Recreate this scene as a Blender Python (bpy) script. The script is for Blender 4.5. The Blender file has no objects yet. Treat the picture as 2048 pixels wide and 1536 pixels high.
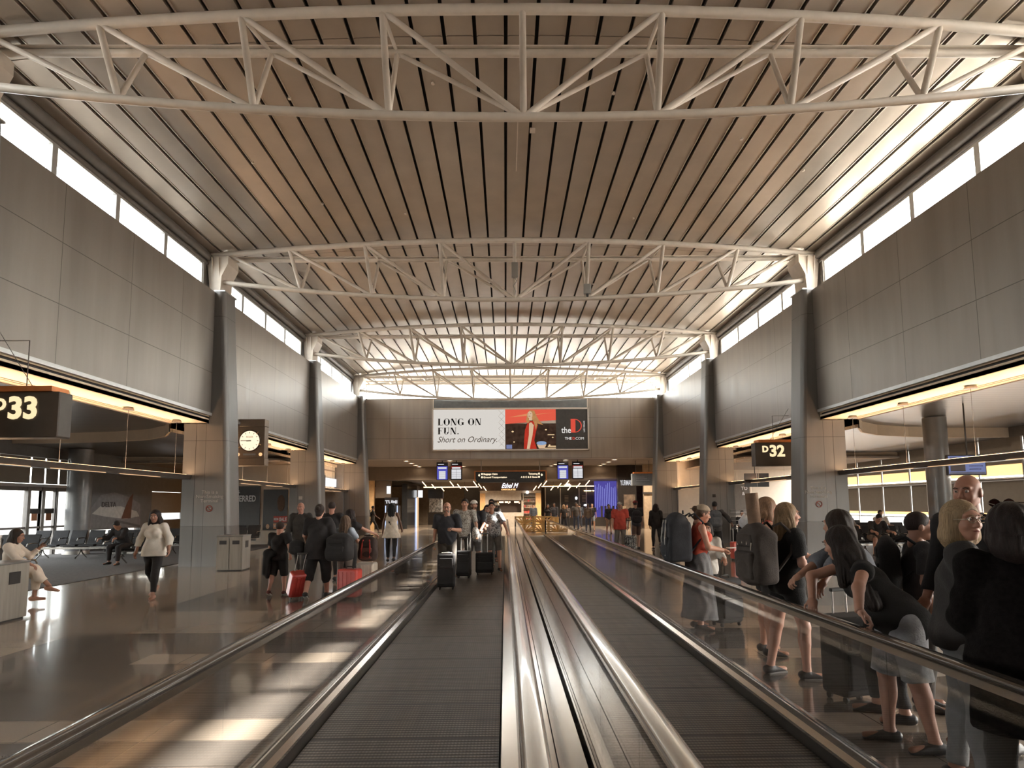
import bpy, math, random, numpy as np
from mathutils import Vector, Matrix
random.seed(7)
SC = bpy.context.scene
COL = SC.collection

# ---------------------------------------------------------------- camera
cam_d = bpy.data.cameras.new('camera'); cam = bpy.data.objects.new('camera', cam_d); COL.objects.link(cam)
_p, _r, _y = .0984, -.0074, .011
_fw = Vector((math.sin(_y)*math.cos(_p), math.cos(_y)*math.cos(_p), math.sin(_p)))
_rt = Vector((math.cos(_y), -math.sin(_y), 0)); _up = _rt.cross(_fw)
_rt, _up = _rt*math.cos(_r)+_up*math.sin(_r), _up*math.cos(_r)-_rt*math.sin(_r)
cam.matrix_world = Matrix(((_rt.x, _up.x, -_fw.x, 0), (_rt.y, _up.y, -_fw.y, 0), (_rt.z, _up.z, -_fw.z, 1.68), (0, 0, 0, 1)))
cam_d.sensor_width = 36; cam_d.lens = 36*1268.3/2048; cam_d.shift_y = 116.8/2048
cam_d.clip_start = .05; cam_d.clip_end = 600
SC.camera = cam

# ---------------------------------------------------------------- world, sun, exposure
w = bpy.data.worlds.new('sky'); SC.world = w; w.use_nodes = True
nt = w.node_tree; nt.nodes.clear()
sky = nt.nodes.new('ShaderNodeTexSky'); sky.sky_type = 'NISHITA'; sky.sun_disc = False
sky.sun_elevation = math.radians(36); sky.sun_rotation = math.radians(84); sky.air_density = 1.6; sky.dust_density = 2.5
bg = nt.nodes.new('ShaderNodeBackground'); bg.inputs['Strength'].default_value = 1.35
ou = nt.nodes.new('ShaderNodeOutputWorld')
hs = nt.nodes.new('ShaderNodeHueSaturation'); hs.inputs['Saturation'].default_value = .22
nt.links.new(sky.outputs[0], hs.inputs['Color']); nt.links.new(hs.outputs[0], bg.inputs[0]); nt.links.new(bg.outputs[0], ou.inputs[0])
sun_d = bpy.data.lights.new('sun', 'SUN'); sun_d.energy = 27; sun_d.angle = math.radians(.9); sun_d.color = (1, .96, .91)
sun = bpy.data.objects.new('sun', sun_d); COL.objects.link(sun)
SUN = Vector((1, .10, .725)).normalized()
sun.rotation_euler = SUN.to_track_quat('Z', 'Y').to_euler(); sun.location = (60, 20, 45)
vs = SC.view_settings
SC.display_settings.display_device = 'sRGB'
vs.view_transform = 'Standard'; vs.look = 'None'; vs.gamma = 1; vs.use_curve_mapping = False
vs.exposure = 1.12; EF = 2**-1.12     # lit signs are set for their look on the picture, so they are divided by the exposure
cy = SC.cycles
cy.max_bounces = 7; cy.diffuse_bounces = 4; cy.glossy_bounces = 4; cy.transmission_bounces = 4; cy.transparent_max_bounces = 16
cy.caustics_reflective = False; cy.caustics_refractive = False
cy.sample_clamp_indirect = 4; cy.use_denoising = True
try: cy.denoiser = 'OPENIMAGEDENOISE'
except Exception: pass
cy.use_adaptive_sampling = True; cy.adaptive_threshold = .02

# ---------------------------------------------------------------- constants of the hall (metres, z = 0 is the floor)
CX = .33; BAY = 9.14
def T(n): return .53 + n*BAY             # truss lines
WOFF = 8.9                                # wall face from the centre line
LOFF = 17.0                               # lounge window wall from the centre line
END = 37.6                                # end bulkhead

# ---------------------------------------------------------------- materials
def lin(c):
    return tuple((v/255/12.92 if v/255 <= .04045 else ((v/255+.055)/1.055)**2.4) for v in c)
_M = {}
def mat(name, col=(128, 128, 128), rough=.6, metal=0, var=.12, scale=6, bump=0, bscale=40, coat=0, spec=.5, stretch=(1, 1, 1), alpha=1, sheen=0, trans=0):
    """principled with a procedural noise in its colour (and bump)"""
    if name in _M: return _M[name]
    m = bpy.data.materials.new(name); m.use_nodes = True; n = m.node_tree; b = n.nodes['Principled BSDF']
    c = lin(col); tc = n.nodes.new('ShaderNodeTexCoord'); mp = n.nodes.new('ShaderNodeMapping'); mp.inputs['Scale'].default_value = stretch
    n.links.new(tc.outputs['Object'], mp.inputs[0])
    nz = n.nodes.new('ShaderNodeTexNoise'); nz.inputs['Scale'].default_value = scale; nz.inputs['Detail'].default_value = 3
    n.links.new(mp.outputs[0], nz.inputs['Vector'])
    rp = n.nodes.new('ShaderNodeValToRGB')
    rp.color_ramp.elements[0].position = .3; rp.color_ramp.elements[1].position = .7
    rp.color_ramp.elements[0].color = tuple(v*(1-var) for v in c)+(1,)
    rp.color_ramp.elements[1].color = tuple(min(1, v*(1+var)) for v in c)+(1,)
    n.links.new(nz.outputs['Fac'], rp.inputs[0]); n.links.new(rp.outputs[0], b.inputs['Base Color'])
    b.inputs['Roughness'].default_value = rough; b.inputs['Metallic'].default_value = metal
    b.inputs['Specular IOR Level'].default_value = spec
    if coat: b.inputs['Coat Weight'].default_value = coat; b.inputs['Coat Roughness'].default_value = .06
    if alpha < 1: b.inputs['Alpha'].default_value = alpha
    if sheen: b.inputs['Sheen Weight'].default_value = sheen
    if trans:
        ts = n.nodes.new('ShaderNodeBsdfTranslucent'); mx = n.nodes.new('ShaderNodeMixShader'); mx.inputs[0].default_value = trans
        n.links.new(rp.outputs[0], ts.inputs[0]); o = n.nodes['Material Output']
        n.links.new(b.outputs[0], mx.inputs[1]); n.links.new(ts.outputs[0], mx.inputs[2]); n.links.new(mx.outputs[0], o.inputs[0])
    if bump:
        nb = n.nodes.new('ShaderNodeTexNoise'); nb.inputs['Scale'].default_value = bscale; nb.inputs['Detail'].default_value = 4
        n.links.new(mp.outputs[0], nb.inputs['Vector'])
        bp = n.nodes.new('ShaderNodeBump'); bp.inputs['Strength'].default_value = bump; bp.inputs['Distance'].default_value = .02
        n.links.new(nb.outputs['Fac'], bp.inputs['Height']); n.links.new(bp.outputs[0], b.inputs['Normal'])
    _M[name] = m; return m
def emit(name, col, strength=1, var=.04, scale=3):
    if name in _M: return _M[name]
    m = bpy.data.materials.new(name); m.use_nodes = True; n = m.node_tree; n.nodes.clear()
    tc = n.nodes.new('ShaderNodeTexCoord'); nz = n.nodes.new('ShaderNodeTexNoise'); nz.inputs['Scale'].default_value = scale
    n.links.new(tc.outputs['Object'], nz.inputs['Vector'])
    rp = n.nodes.new('ShaderNodeValToRGB'); c = lin(col)
    rp.color_ramp.elements[0].color = tuple(v*(1-var) for v in c)+(1,); rp.color_ramp.elements[1].color = tuple(v*(1+var) for v in c)+(1,)
    n.links.new(nz.outputs['Fac'], rp.inputs[0])
    e = n.nodes.new('ShaderNodeEmission'); e.inputs[1].default_value = strength*EF; n.links.new(rp.outputs[0], e.inputs[0])
    o = n.nodes.new('ShaderNodeOutputMaterial'); n.links.new(e.outputs[0], o.inputs[0]); _M[name] = m; return m
def glass(name, tint=(250, 250, 250), gloss=1.0, dirt=.0, ior=1.45):
    """thin architectural pane: see-through with fresnel reflection"""
    if name in _M: return _M[name]
    m = bpy.data.materials.new(name); m.use_nodes = True; n = m.node_tree; n.nodes.clear()
    t = n.nodes.new('ShaderNodeBsdfTransparent'); t.inputs[0].default_value = lin(tint)+(1,)
    g = n.nodes.new('ShaderNodeBsdfGlossy'); g.inputs['Roughness'].default_value = .02; g.inputs[0].default_value = (1, 1, 1, 1)
    f = n.nodes.new('ShaderNodeLayerWeight'); f.inputs['Blend'].default_value = .5
    pw = n.nodes.new('ShaderNodeMath'); pw.operation = 'POWER'; n.links.new(f.outputs['Facing'], pw.inputs[0]); pw.inputs[1].default_value = 4.2
    mu = n.nodes.new('ShaderNodeMath'); mu.operation = 'MULTIPLY_ADD'; mu.inputs[1].default_value = .8*gloss; mu.inputs[2].default_value = .035*gloss
    n.links.new(pw.outputs[0], mu.inputs[0])
    mx = n.nodes.new('ShaderNodeMixShader'); o = n.nodes.new('ShaderNodeOutputMaterial')
    n.links.new(mu.outputs[0], mx.inputs[0]); n.links.new(t.outputs[0], mx.inputs[1]); n.links.new(g.outputs[0], mx.inputs[2])
    src = mx
    if dirt:
        d = n.nodes.new('ShaderNodeBsdfDiffuse'); d.inputs[0].default_value = lin((190, 190, 190))+(1,)
        nz = n.nodes.new('ShaderNodeTexNoise'); nz.inputs['Scale'].default_value = 2
        m2 = n.nodes.new('ShaderNodeMath'); m2.operation = 'MULTIPLY'; m2.inputs[1].default_value = dirt; n.links.new(nz.outputs['Fac'], m2.inputs[0])
        mx2 = n.nodes.new('ShaderNodeMixShader'); n.links.new(m2.outputs[0], mx2.inputs[0]); n.links.new(mx.outputs[0], mx2.inputs[1]); n.links.new(d.outputs[0], mx2.inputs[2]); src = mx2
    n.links.new(src.outputs[0], o.inputs[0]); _M[name] = m; return m

# ---------------------------------------------------------------- mesh builder
class MB:
    def __init__(s): s.v = []; s.f = []; s.smooth = []
    def add(s, vs_, fs, sm=False):
        b = len(s.v); s.v += [tuple(p) for p in vs_]; s.f += [tuple(i+b for i in f) for f in fs]; s.smooth += [sm]*len(fs); return s
    def box(s, x0, x1, y0, y1, z0, z1, rz=0, c=None):
        P = [(x, y, z) for z in (z0, z1) for y in (y0, y1) for x in (x0, x1)]
        if rz:
            c = c or ((x0+x1)/2, (y0+y1)/2); ca, sa = math.cos(rz), math.sin(rz)
            P = [(c[0]+(x-c[0])*ca-(y-c[1])*sa, c[1]+(x-c[0])*sa+(y-c[1])*ca, z) for x, y, z in P]
        return s.add(P, [(0, 2, 3, 1), (4, 5, 7, 6), (0, 1, 5, 4), (2, 6, 7, 3), (0, 4, 6, 2), (1, 3, 7, 5)])
    def rbox(s, x0, x1, y0, y1, z0, z1, r=.02, n=3, axis='z'):
        """box with rounded edges along one axis and a small chamfer on its caps"""
        if axis == 'z': a0, a1, b0, b1, c0, c1 = x0, x1, y0, y1, z0, z1; mp = lambda a, b, c: (a, b, c)
        elif axis == 'y': a0, a1, b0, b1, c0, c1 = z0, z1, x0, x1, y0, y1; mp = lambda a, b, c: (b, c, a)
        else: a0, a1, b0, b1, c0, c1 = y0, y1, z0, z1, x0, x1; mp = lambda a, b, c: (c, a, b)
        def ring(ins, c):
            P = []
            for (ca, cb, t0) in ((a1-r, b1-r, 0), (a0+r, b1-r, 90), (a0+r, b0+r, 180), (a1-r, b0+r, 270)):
                for k in range(n+1):
                    t = math.radians(t0+90*k/n); P.append(mp(ca+(r-ins)*math.cos(t), cb+(r-ins)*math.sin(t), c))
            return P
        ch = r*.5; m = 4*(n+1); P = ring(ch, c0)+ring(0, c0+ch)+ring(0, c1-ch)+ring(ch, c1)
        F = [tuple(reversed(range(m))), tuple(range(3*m, 4*m))]
        for k in range(3):
            for i in range(m): j = (i+1) % m; F.append((k*m+i, k*m+j, (k+1)*m+j, (k+1)*m+i))
        return s.add(P, F)
    def tube(s, pts, r, n=8, cap=True, sm=True, closed=False):
        pts = [Vector(p) for p in pts]; rs = r if isinstance(r, (list, tuple)) else [r]*len(pts)
        V = []; F = []; N = len(pts); up = None
        for i, p in enumerate(pts):
            d = ((pts[(i+1) % N] if closed or i < N-1 else p)-(pts[i-1] if closed or i else p))
            d = d.normalized() if d.length > 1e-9 else Vector((0, 0, 1))
            if up is None: up = Vector((0, 0, 1)) if abs(d.z) < .9 else Vector((1, 0, 0))
            a = d.cross(up).normalized(); b = a.cross(d).normalized(); up = b
            for k in range(n):
                t = 2*math.pi*k/n; V.append(p+(a*math.cos(t)+b*math.sin(t))*rs[i])
        for i in range(N if closed else N-1):
            for k in range(n):
                j = (k+1) % n; i2 = (i+1) % N; F.append((i*n+k, i2*n+k, i2*n+j, i*n+j))
        s.add(V, F, sm)
        if cap and not closed: s.add(V[:n], [tuple(range(n))]); s.add(V[-n:], [tuple(reversed(range(n)))])
        return s
    def prism(s, poly, a0, a1, axis='y'):
        """poly of 2-tuples swept along an axis: y -> (x,z); x -> (y,z); z -> (x,y)"""
        mp = {'y': lambda p, a: (p[0], a, p[1]), 'x': lambda p, a: (a, p[0], p[1]), 'z': lambda p, a: (p[0], p[1], a)}[axis]
        n = len(poly); V = [mp(p, a0) for p in poly]+[mp(p, a1) for p in poly]
        F = [tuple(range(n)), tuple(reversed(range(n, 2*n)))]+[(i, i+n, (i+1) % n+n, (i+1) % n) for i in range(n)]
        return s.add(V, F)
    def cyl(s, x, y, z0, z1, r0, r1=None, n=16, sm=True):
        r1 = r0 if r1 is None else r1; V = []
        for z, r in ((z0, r0), (z1, r1)):
            for k in range(n): t = 2*math.pi*k/n; V.append((x+r*math.cos(t), y+r*math.sin(t), z))
        s.add(V, [(k, (k+1) % n, n+(k+1) % n, n+k) for k in range(n)], sm)
        s.add(V, [tuple(reversed(range(n))), tuple(range(n, 2*n))]); return s
    def disc(s, c, r, nrm, th=.02, n=24, rx=None):
        c = Vector(c); d = Vector(nrm).normalized(); return s.tube([c-d*th/2, c+d*th/2], r, n=n)
    def ell(s, c, r, n=12, m=8, rz=0):
        V = []; F = []; ca, sa = math.cos(rz), math.sin(rz)
        for i in range(m+1):
            t = math.pi*i/m
            for k in range(n):
                p = 2*math.pi*k/n; x, y, z = r[0]*math.sin(t)*math.cos(p), r[1]*math.sin(t)*math.sin(p), r[2]*math.cos(t)
                V.append((c[0]+x*ca-y*sa, c[1]+x*sa+y*ca, c[2]+z))
        for i in range(m):
            for k in range(n): j = (k+1) % n; F.append((i*n+k, (i+1)*n+k, (i+1)*n+j, i*n+j))
        return s.add(V, F, True)
    def build(s, name, m, parent=None, loc=None, bevel=0):
        me = bpy.data.meshes.new(name); me.from_pydata(s.v, [], s.f); me.polygons.foreach_set('use_smooth', s.smooth)
        me.materials.append(m); me.update()
        o = bpy.data.objects.new(name, me); COL.objects.link(o)
        if parent is not None: o.parent = parent
        if loc: o.location = loc
        if bevel:
            bv = o.modifiers.new('bevel', 'BEVEL'); bv.width = bevel; bv.segments = 2; bv.limit_method = 'ANGLE'
        return o
_labels = set()
def tag(o, label=None, cat=None, group=None, kind=None):
    if label: o['label'] = label
    if cat: o['category'] = cat
    if group: o['group'] = group
    if kind: o['kind'] = kind
    return o
def thing(name, label, cat, loc=(0, 0, 0), rz=0, group=None):
    o = bpy.data.objects.new(name, None); COL.objects.link(o); o.location = loc; o.rotation_euler = (0, 0, rz); o.empty_display_size = .2
    return tag(o, label, cat, group)
def struct(o): o['kind'] = 'structure'; return o
def text(name, body, m, parent, loc, size, rot=(math.pi/2, 0, 0), ext=.004, align='LEFT', off=0, shear=0, sx=1, space=1):
    c = bpy.data.curves.new(name, 'FONT'); c.body = body; c.size = size; c.extrude = ext; c.align_x = align; c.offset = off; c.shear = shear; c.space_character = space
    c.resolution_u = 3; c.materials.append(m); o = bpy.data.objects.new(name+'_curve', c); COL.objects.link(o)
    me = bpy.data.meshes.new_from_object(o); bpy.data.objects.remove(o); bpy.data.curves.remove(c)
    if not me.materials: me.materials.append(m)
    me.name = name; o = bpy.data.objects.new(name, me); COL.objects.link(o)
    o.parent = parent; o.location = loc; o.rotation_euler = rot; o.scale = (sx, 1, 1); return o
def copy_tree(o, parent=None):
    c = o.copy(); COL.objects.link(c)
    if parent is not None: c.parent = parent
    for ch in list(o.children): copy_tree(ch, c)
    return c
# ================================================================ the hall's shell
def panel_mat(name, col, axis_u, pu, pv, ou_=0, ov=0, rough=.38, metal=.55, lw=.008):
    """satin metal wall cladding, joints drawn as dark grooves by object coordinates: u horizontal, v = z"""
    m = bpy.data.materials.new(name); m.use_nodes = True; n = m.node_tree; b = n.nodes['Principled BSDF']
    tc = n.nodes.new('ShaderNodeTexCoord'); sp = n.nodes.new('ShaderNodeSeparateXYZ'); n.links.new(tc.outputs['Object'], sp.inputs[0])
    def groove(out, per, off):
        a = n.nodes.new('ShaderNodeMath'); a.operation = 'SUBTRACT'; n.links.new(out, a.inputs[0]); a.inputs[1].default_value = off
        f = n.nodes.new('ShaderNodeMath'); f.operation = 'PINGPONG'; n.links.new(a.outputs[0], f.inputs[0]); f.inputs[1].default_value = per/2
        l = n.nodes.new('ShaderNodeMath'); l.operation = 'LESS_THAN'; n.links.new(f.outputs[0], l.inputs[0]); l.inputs[1].default_value = lw
        return l
    g1 = groove(sp.outputs[axis_u], pu, ou_); g2 = groove(sp.outputs['Z'], pv, ov)
    mx = n.nodes.new('ShaderNodeMath'); mx.operation = 'MAXIMUM'; n.links.new(g1.outputs[0], mx.inputs[0]); n.links.new(g2.outputs[0], mx.inputs[1])
    mp = n.nodes.new('ShaderNodeMapping'); mp.inputs['Scale'].default_value = (1.2, 1.2, .12); n.links.new(tc.outputs['Object'], mp.inputs[0])
    nz = n.nodes.new('ShaderNodeTexNoise'); nz.inputs['Scale'].default_value = 2.2; nz.inputs['Detail'].default_value = 4; n.links.new(mp.outputs[0], nz.inputs['Vector'])
    rp = n.nodes.new('ShaderNodeValToRGB'); c = lin(col); rp.color_ramp.elements[0].position = .3; rp.color_ramp.elements[1].position = .7
    rp.color_ramp.elements[0].color = tuple(v*.88 for v in c)+(1,); rp.color_ramp.elements[1].color = tuple(v*1.1 for v in c)+(1,)
    n.links.new(nz.outputs['Fac'], rp.inputs[0])
    mc = n.nodes.new('ShaderNodeMix'); mc.data_type = 'RGBA'; n.links.new(mx.outputs[0], mc.inputs[0]); n.links.new(rp.outputs[0], mc.inputs[6]); mc.inputs[7].default_value = tuple(v*.42 for v in c)+(1,)
    n.links.new(mc.outputs[2], b.inputs['Base Color'])
    rr = n.nodes.new('ShaderNodeMapRange'); rr.inputs['To Min'].default_value = rough-.06; rr.inputs['To Max'].default_value = rough+.1; n.links.new(nz.outputs['Fac'], rr.inputs[0]); n.links.new(rr.outputs[0], b.inputs['Roughness'])
    b.inputs['Metallic'].default_value = metal
    return m
WALLM = panel_mat('wall_panel_metal', (146, 138, 130), 'Y', BAY/4, 1.22, T(1)+.02, 4.38)
ENDM = panel_mat('end_panel_metal', (168, 156, 144), 'X', 2.4, 1.2, CX, 4.45, rough=.6, metal=.15)
PIERM = panel_mat('pier_metal', (122, 119, 116), 'X', 8, 3.7, 0, 3.6, rough=.42, metal=.35, lw=.006)
PIERB = panel_mat('pier_base_metal', (106, 102, 98), 'X', 8, 3.7, 0, 3.6, rough=.42, metal=.35, lw=.006)
WHITE = mat('white_steel_paint', (226, 214, 200), rough=.42, var=.05)
CEILM = mat('ceiling_panel_metal', (186, 172, 156), rough=.36, metal=.35, var=.07, scale=1.5)
GAPM = mat('ceiling_gap', (46, 42, 38), rough=.8)
SOFFM = mat('soffit_paint', (228, 206, 176), rough=.6, var=.03)
DARKM = mat('dark_slot', (40, 36, 33), rough=.6)
ALUM = mat('window_aluminium', (198, 198, 196), rough=.35, metal=.5, var=.05)
BEAMM = mat('grey_beam_paint', (122, 116, 110), rough=.5, var=.08)
STEEL = mat('stainless_steel', (222, 218, 212), rough=.16, metal=1, var=.03, scale=2)
STEELB = mat('brushed_steel', (170, 165, 158), rough=.38, metal=.9, var=.1, scale=8, stretch=(1, 1, .05))
GLASSW = glass('window_glass', (250, 251, 251), 1.0)
GLASSB = glass('balustrade_glass', (250, 250, 250), 1.1)

Y0, Y1 = -3.0, END
# floor of polished tiles: wide pale cross bands every quarter bay, a paler zone towards the lounges, thin joints
def floor_mat():
    m = bpy.data.materials.new('polished_floor_tile'); m.use_nodes = True; n = m.node_tree; b = n.nodes['Principled BSDF']
    tc = n.nodes.new('ShaderNodeTexCoord'); sp = n.nodes.new('ShaderNodeSeparateXYZ'); n.links.new(tc.outputs['Object'], sp.inputs[0])
    def mth(op, a, bb=None, c=None):
        q = n.nodes.new('ShaderNodeMath'); q.operation = op
        for i, v in enumerate((a, bb, c)):
            if v is None: continue
            if isinstance(v, (int, float)): q.inputs[i].default_value = v
            else: n.links.new(v, q.inputs[i])
        return q.outputs[0]
    X, Y = sp.outputs['X'], sp.outputs['Y']
    per = BAY/4
    band = mth('LESS_THAN', mth('PINGPONG', mth('SUBTRACT', Y, 5.03), per/2), .24)
    ax = mth('ABSOLUTE', mth('SUBTRACT', X, CX))
    zone = mth('GREATER_THAN', ax, 6.1)
    inner = mth('LESS_THAN', ax, 8.0)
    band = mth('MULTIPLY', band, mth('LESS_THAN', ax, 4.4))
    wide = mth('LESS_THAN', mth('PINGPONG', mth('SUBTRACT', Y, T(2)), BAY/2), .9)
    pale = mth('MAXIMUM', mth('MAXIMUM', band, zone), mth('MULTIPLY', wide, inner))
    j1 = mth('LESS_THAN', mth('PINGPONG', mth('SUBTRACT', X, .1), .457), .004)
    j2 = mth('LESS_THAN', mth('PINGPONG', mth('SUBTRACT', Y, 5.03+.2285), .457/2), .004)
    jt = mth('MAXIMUM', j1, j2)
    nz = n.nodes.new('ShaderNodeTexNoise'); nz.inputs['Scale'].default_value = 90; nz.inputs['Detail'].default_value = 2; n.links.new(tc.outputs['Object'], nz.inputs['Vector'])
    n2 = n.nodes.new('ShaderNodeTexNoise'); n2.inputs['Scale'].default_value = .8; n.links.new(tc.outputs['Object'], n2.inputs['Vector'])
    mc = n.nodes.new('ShaderNodeMix'); mc.data_type = 'RGBA'; n.links.new(pale, mc.inputs[0]); mc.inputs[6].default_value = lin((116, 107, 98))+(1,); mc.inputs[7].default_value = lin((172, 156, 138))+(1,)
    m2 = n.nodes.new('ShaderNodeMix'); m2.data_type = 'RGBA'; m2.blend_type = 'MULTIPLY'; m2.inputs[0].default_value = 1; n.links.new(mc.outputs[2], m2.inputs[6])
    rp = n.nodes.new('ShaderNodeValToRGB'); rp.color_ramp.elements[0].color = (.8, .8, .8, 1); rp.color_ramp.elements[1].color = (1.15, 1.15, 1.15, 1); n.links.new(mth('MULTIPLY', mth('ADD', nz.outputs['Fac'], n2.outputs['Fac']), .5), rp.inputs[0]); n.links.new(rp.outputs[0], m2.inputs[7])
    m3 = n.nodes.new('ShaderNodeMix'); m3.data_type = 'RGBA'; n.links.new(jt, m3.inputs[0]); n.links.new(m2.outputs[2], m3.inputs[6]); m3.inputs[7].default_value = lin((74, 66, 58))+(1,)
    n.links.new(m3.outputs[2], b.inputs['Base Color'])
    b.inputs['Roughness'].default_value = .16; b.inputs['Specular IOR Level'].default_value = .75
    b.inputs['Coat Weight'].default_value = .35; b.inputs['Coat Roughness'].default_value = .05
    return m
FLOORM = floor_mat()
# the floor leaves a trench for the two walkways
mb = MB()
WK0, WK1 = -3.0, 35.2
mb.box(-19, -1.66, Y0, 62, -.2, 0); mb.box(2.31, 20, Y0, 62, -.2, 0); mb.box(-1.66, 2.31, WK1, 62, -.2, 0); mb.box(-1.66, 2.31, Y0, WK1, -.2, -.06)
struct(mb.build('floor', FLOORM))
CARP = mat('lounge_carpet', (74, 68, 64), rough=.95, var=.25, scale=14, bump=.3, bscale=200)
for sx, nm in ((-1, 'trim_1'), (1, 'trim_2')):
    a, b_ = sorted((CX+sx*10.15, CX+sx*(LOFF-.02)))
    struct(tag(MB().box(a, b_, 4, 36.4, 0, .012).build(nm, CARP), 'dark carpet of the %s lounge' % ('left' if sx < 0 else 'right')))

# ---- side walls (upper cladding)
for sx, nm in ((-1, 'wall_left'), (1, 'wall_right')):
    a, b_ = sorted((CX+sx*WOFF, CX+sx*(WOFF+.55)))
    struct(MB().box(a, b_, Y0, END+.35, 4.40, 8.03).build(nm, WALLM))
    a, b_ = sorted((CX+sx*(WOFF+.55), CX+sx*(WOFF+8.3)))
# ---- end bulkhead and what carries on over it
struct(MB().box(CX-9.4, CX+9.4, END, END+.4, 4.42, 8.06).build('wall_end', ENDM))

# ---- vaulted ceiling: separate long panels with dark gaps, running down the hall
ZC_, ZE = 9.95, 9.42
RAD = ((9.4**2)+(ZC_-ZE)**2)/(2*(ZC_-ZE))
def zceil(off): return ZC_-RAD+math.sqrt(RAD*RAD-off*off)
ceil = bpy.data.objects.new('ceiling', None); COL.objects.link(ceil); struct(ceil)
back = MB(); N = 34; rows = [(-9.5+19*i/N) for i in range(N+1)]
for i in range(N):
    a, b_ = rows[i], rows[i+1]
    back.add([(CX+a, Y0, zceil(a)+.13), (CX+b_, Y0, zceil(b_)+.13), (CX+b_, END+2.9, zceil(b_)+.13), (CX+a, END+2.9, zceil(a)+.13),
              (CX+a, Y0, zceil(a)+.25), (CX+b_, Y0, zceil(b_)+.25), (CX+b_, END+2.9, zceil(b_)+.25), (CX+a, END+2.9, zceil(a)+.25)],
             [(0, 1, 2, 3), (7, 6, 5, 4), (0, 4, 5, 1), (3, 2, 6, 7)])
back.build('ceiling_backing', GAPM, ceil)
segs = [(Y0, T(1)+.78), (T(1)+.80, T(2)+.78), (T(2)+.80, T(3)+.78), (T(3)+.80, END+2.6)]
PIT = .545; K = 17
for si, (ya, yb) in enumerate(segs):
    p = MB()
    for k in range(-K, K+1):
        c0 = k*PIT; a, b_ = c0-PIT/2+.045, c0+PIT/2-.045
        if abs(c0) > 9.3: continue
        za, zb = zceil(a), zceil(b_); dz = .012*si % .02
        p.add([(CX+a, ya, za+.09), (CX+a, ya, za), (CX+b_, ya, zb), (CX+b_, ya, zb+.09), (CX+a, yb, za+.09), (CX+a, yb, za), (CX+b_, yb, zb), (CX+b_, yb, zb+.09)],
              [(0, 1, 2, 3), (7, 6, 5, 4), (0, 4, 5, 1), (1, 5, 6, 2), (2, 6, 7, 3)])
        p.box(CX+a-.012, CX+a+.01, ya, yb, za-.012, za+.03); p.box(CX+b_-.01, CX+b_+.012, ya, yb, zb-.012, zb+.03)
    p.build('ceiling_panel', CEILM, ceil)
cs = MB()   # tiny sensor boxes and the long slot plate on the ridge
cs.box(CX+.26, CX+.38, 13.2, 13.35, 9.9, 9.94); cs.box(CX-.02, CX+.0, 12.5, 15.0, 9.92, 9.945)
for x, y in ((-4.6, 12), (-6.2, 14.2), (-5.2, 16.4), (-1.7, 11.7), (1.9, 12), (5.0, 13.4), (3.4, 17.5), (6.9, 14.5), (-3.1, 17.2), (-2, 24), (3, 23)):
    cs.cyl(CX+x, y, zceil(x)-.03, zceil(x)+.01, .035, n=10)
cs.build('ceiling_sensor', WHITE, ceil)
# roof outside: eaves and slab that shade the glass
rf = MB()
for sx in (-1, 1):
    a, b_ = sorted((CX+sx*9.4, CX+sx*10.66)); rf.box(a, b_, Y0, END+3.6, 9.56, 9.72)
rf.box(CX-9.5, CX+9.5, END+2.9, END+4.3, 9.75, 10.2)
rf.build('roof_eave', WHITE, ceil)
# white flat roofs over the lounges, outside the clerestory
wr = MB()
for sx in (-1, 1):
    a, b_ = sorted((CX+sx*9.46, CX+sx*(LOFF+1.2))); wr.box(a, b_, Y0-4, 48, 7.55, 7.75)
wr.box(CX-9.4, CX+9.4, END+.42, 62, 7.45, 7.65)
ROOFW = mat('white_roof_membrane', (238, 234, 226), rough=.9, var=.04)
struct(wr.build('ceiling_roof_membrane', ROOFW))

# ---- clerestory: head beam, sill, glass panes with frames
OFFW = 9.36; n_win = 0
for sx in (-1, 1):
    side = 'left' if sx < 0 else 'right'
    gb = MB(); xa = CX+sx*9.28
    for (z, r, dx) in ((9.22, .11, 0.0), (9.03, .055, .04), (9.36, .07, .05)):
        gb.tube([(xa+sx*dx, Y0, z), (xa+sx*dx, END+2.6, z)], r, n=14)
    a, b_ = sorted((CX+sx*9.32, CX+sx*9.5)); gb.box(a, b_, Y0, END+2.6, 8.98, 9.62)
    struct(gb.build('trim_%d' % (3 if sx < 0 else 4), BEAMM))
    a, b_ = sorted((CX+sx*9.28, CX+sx*9.46)); sl = MB().box(a, b_, Y0, END+2.6, 7.7, 8.08); struct(sl.build('trim_%d' % (5 if sx < 0 else 6), ALUM))
    for b in range(0, 4):
        for k in range(4):
            y0 = T(b)+.42+2.085*k; y1 = y0+2.085
            if y1 < 4: continue
            n_win += 1; X = CX+sx*OFFW
            wo = MB().box(X-.012, X+.012, y0+.07, y1-.07, 8.12, 8.94).build('window_%d' % n_win, GLASSW); struct(wo)
            f = MB()
            f.box(X-.05, X+.05, y0, y0+.075, 8.05, 8.99); f.box(X-.05, X+.05, y1-.075, y1, 8.05, 8.99)
            f.box(X-.05, X+.05, y0+.075, y1-.075, 8.92, 8.99); f.box(X-.05, X+.05, y0+.075, y1-.075, 8.05, 8.13)
            f.build('window_frame', ALUM, wo)
    # dark closure plates at the pier lines between panes
    for b in range(1, 5):
        X = CX+sx*OFFW; pc = MB().box(X-.03, X+.03, T(b)-.30, T(b)+.42, 8.05, 8.99); struct(tag(pc.build('trim_%d' % (10+b+(0 if sx < 0 else 10)), BEAMM)))
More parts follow.
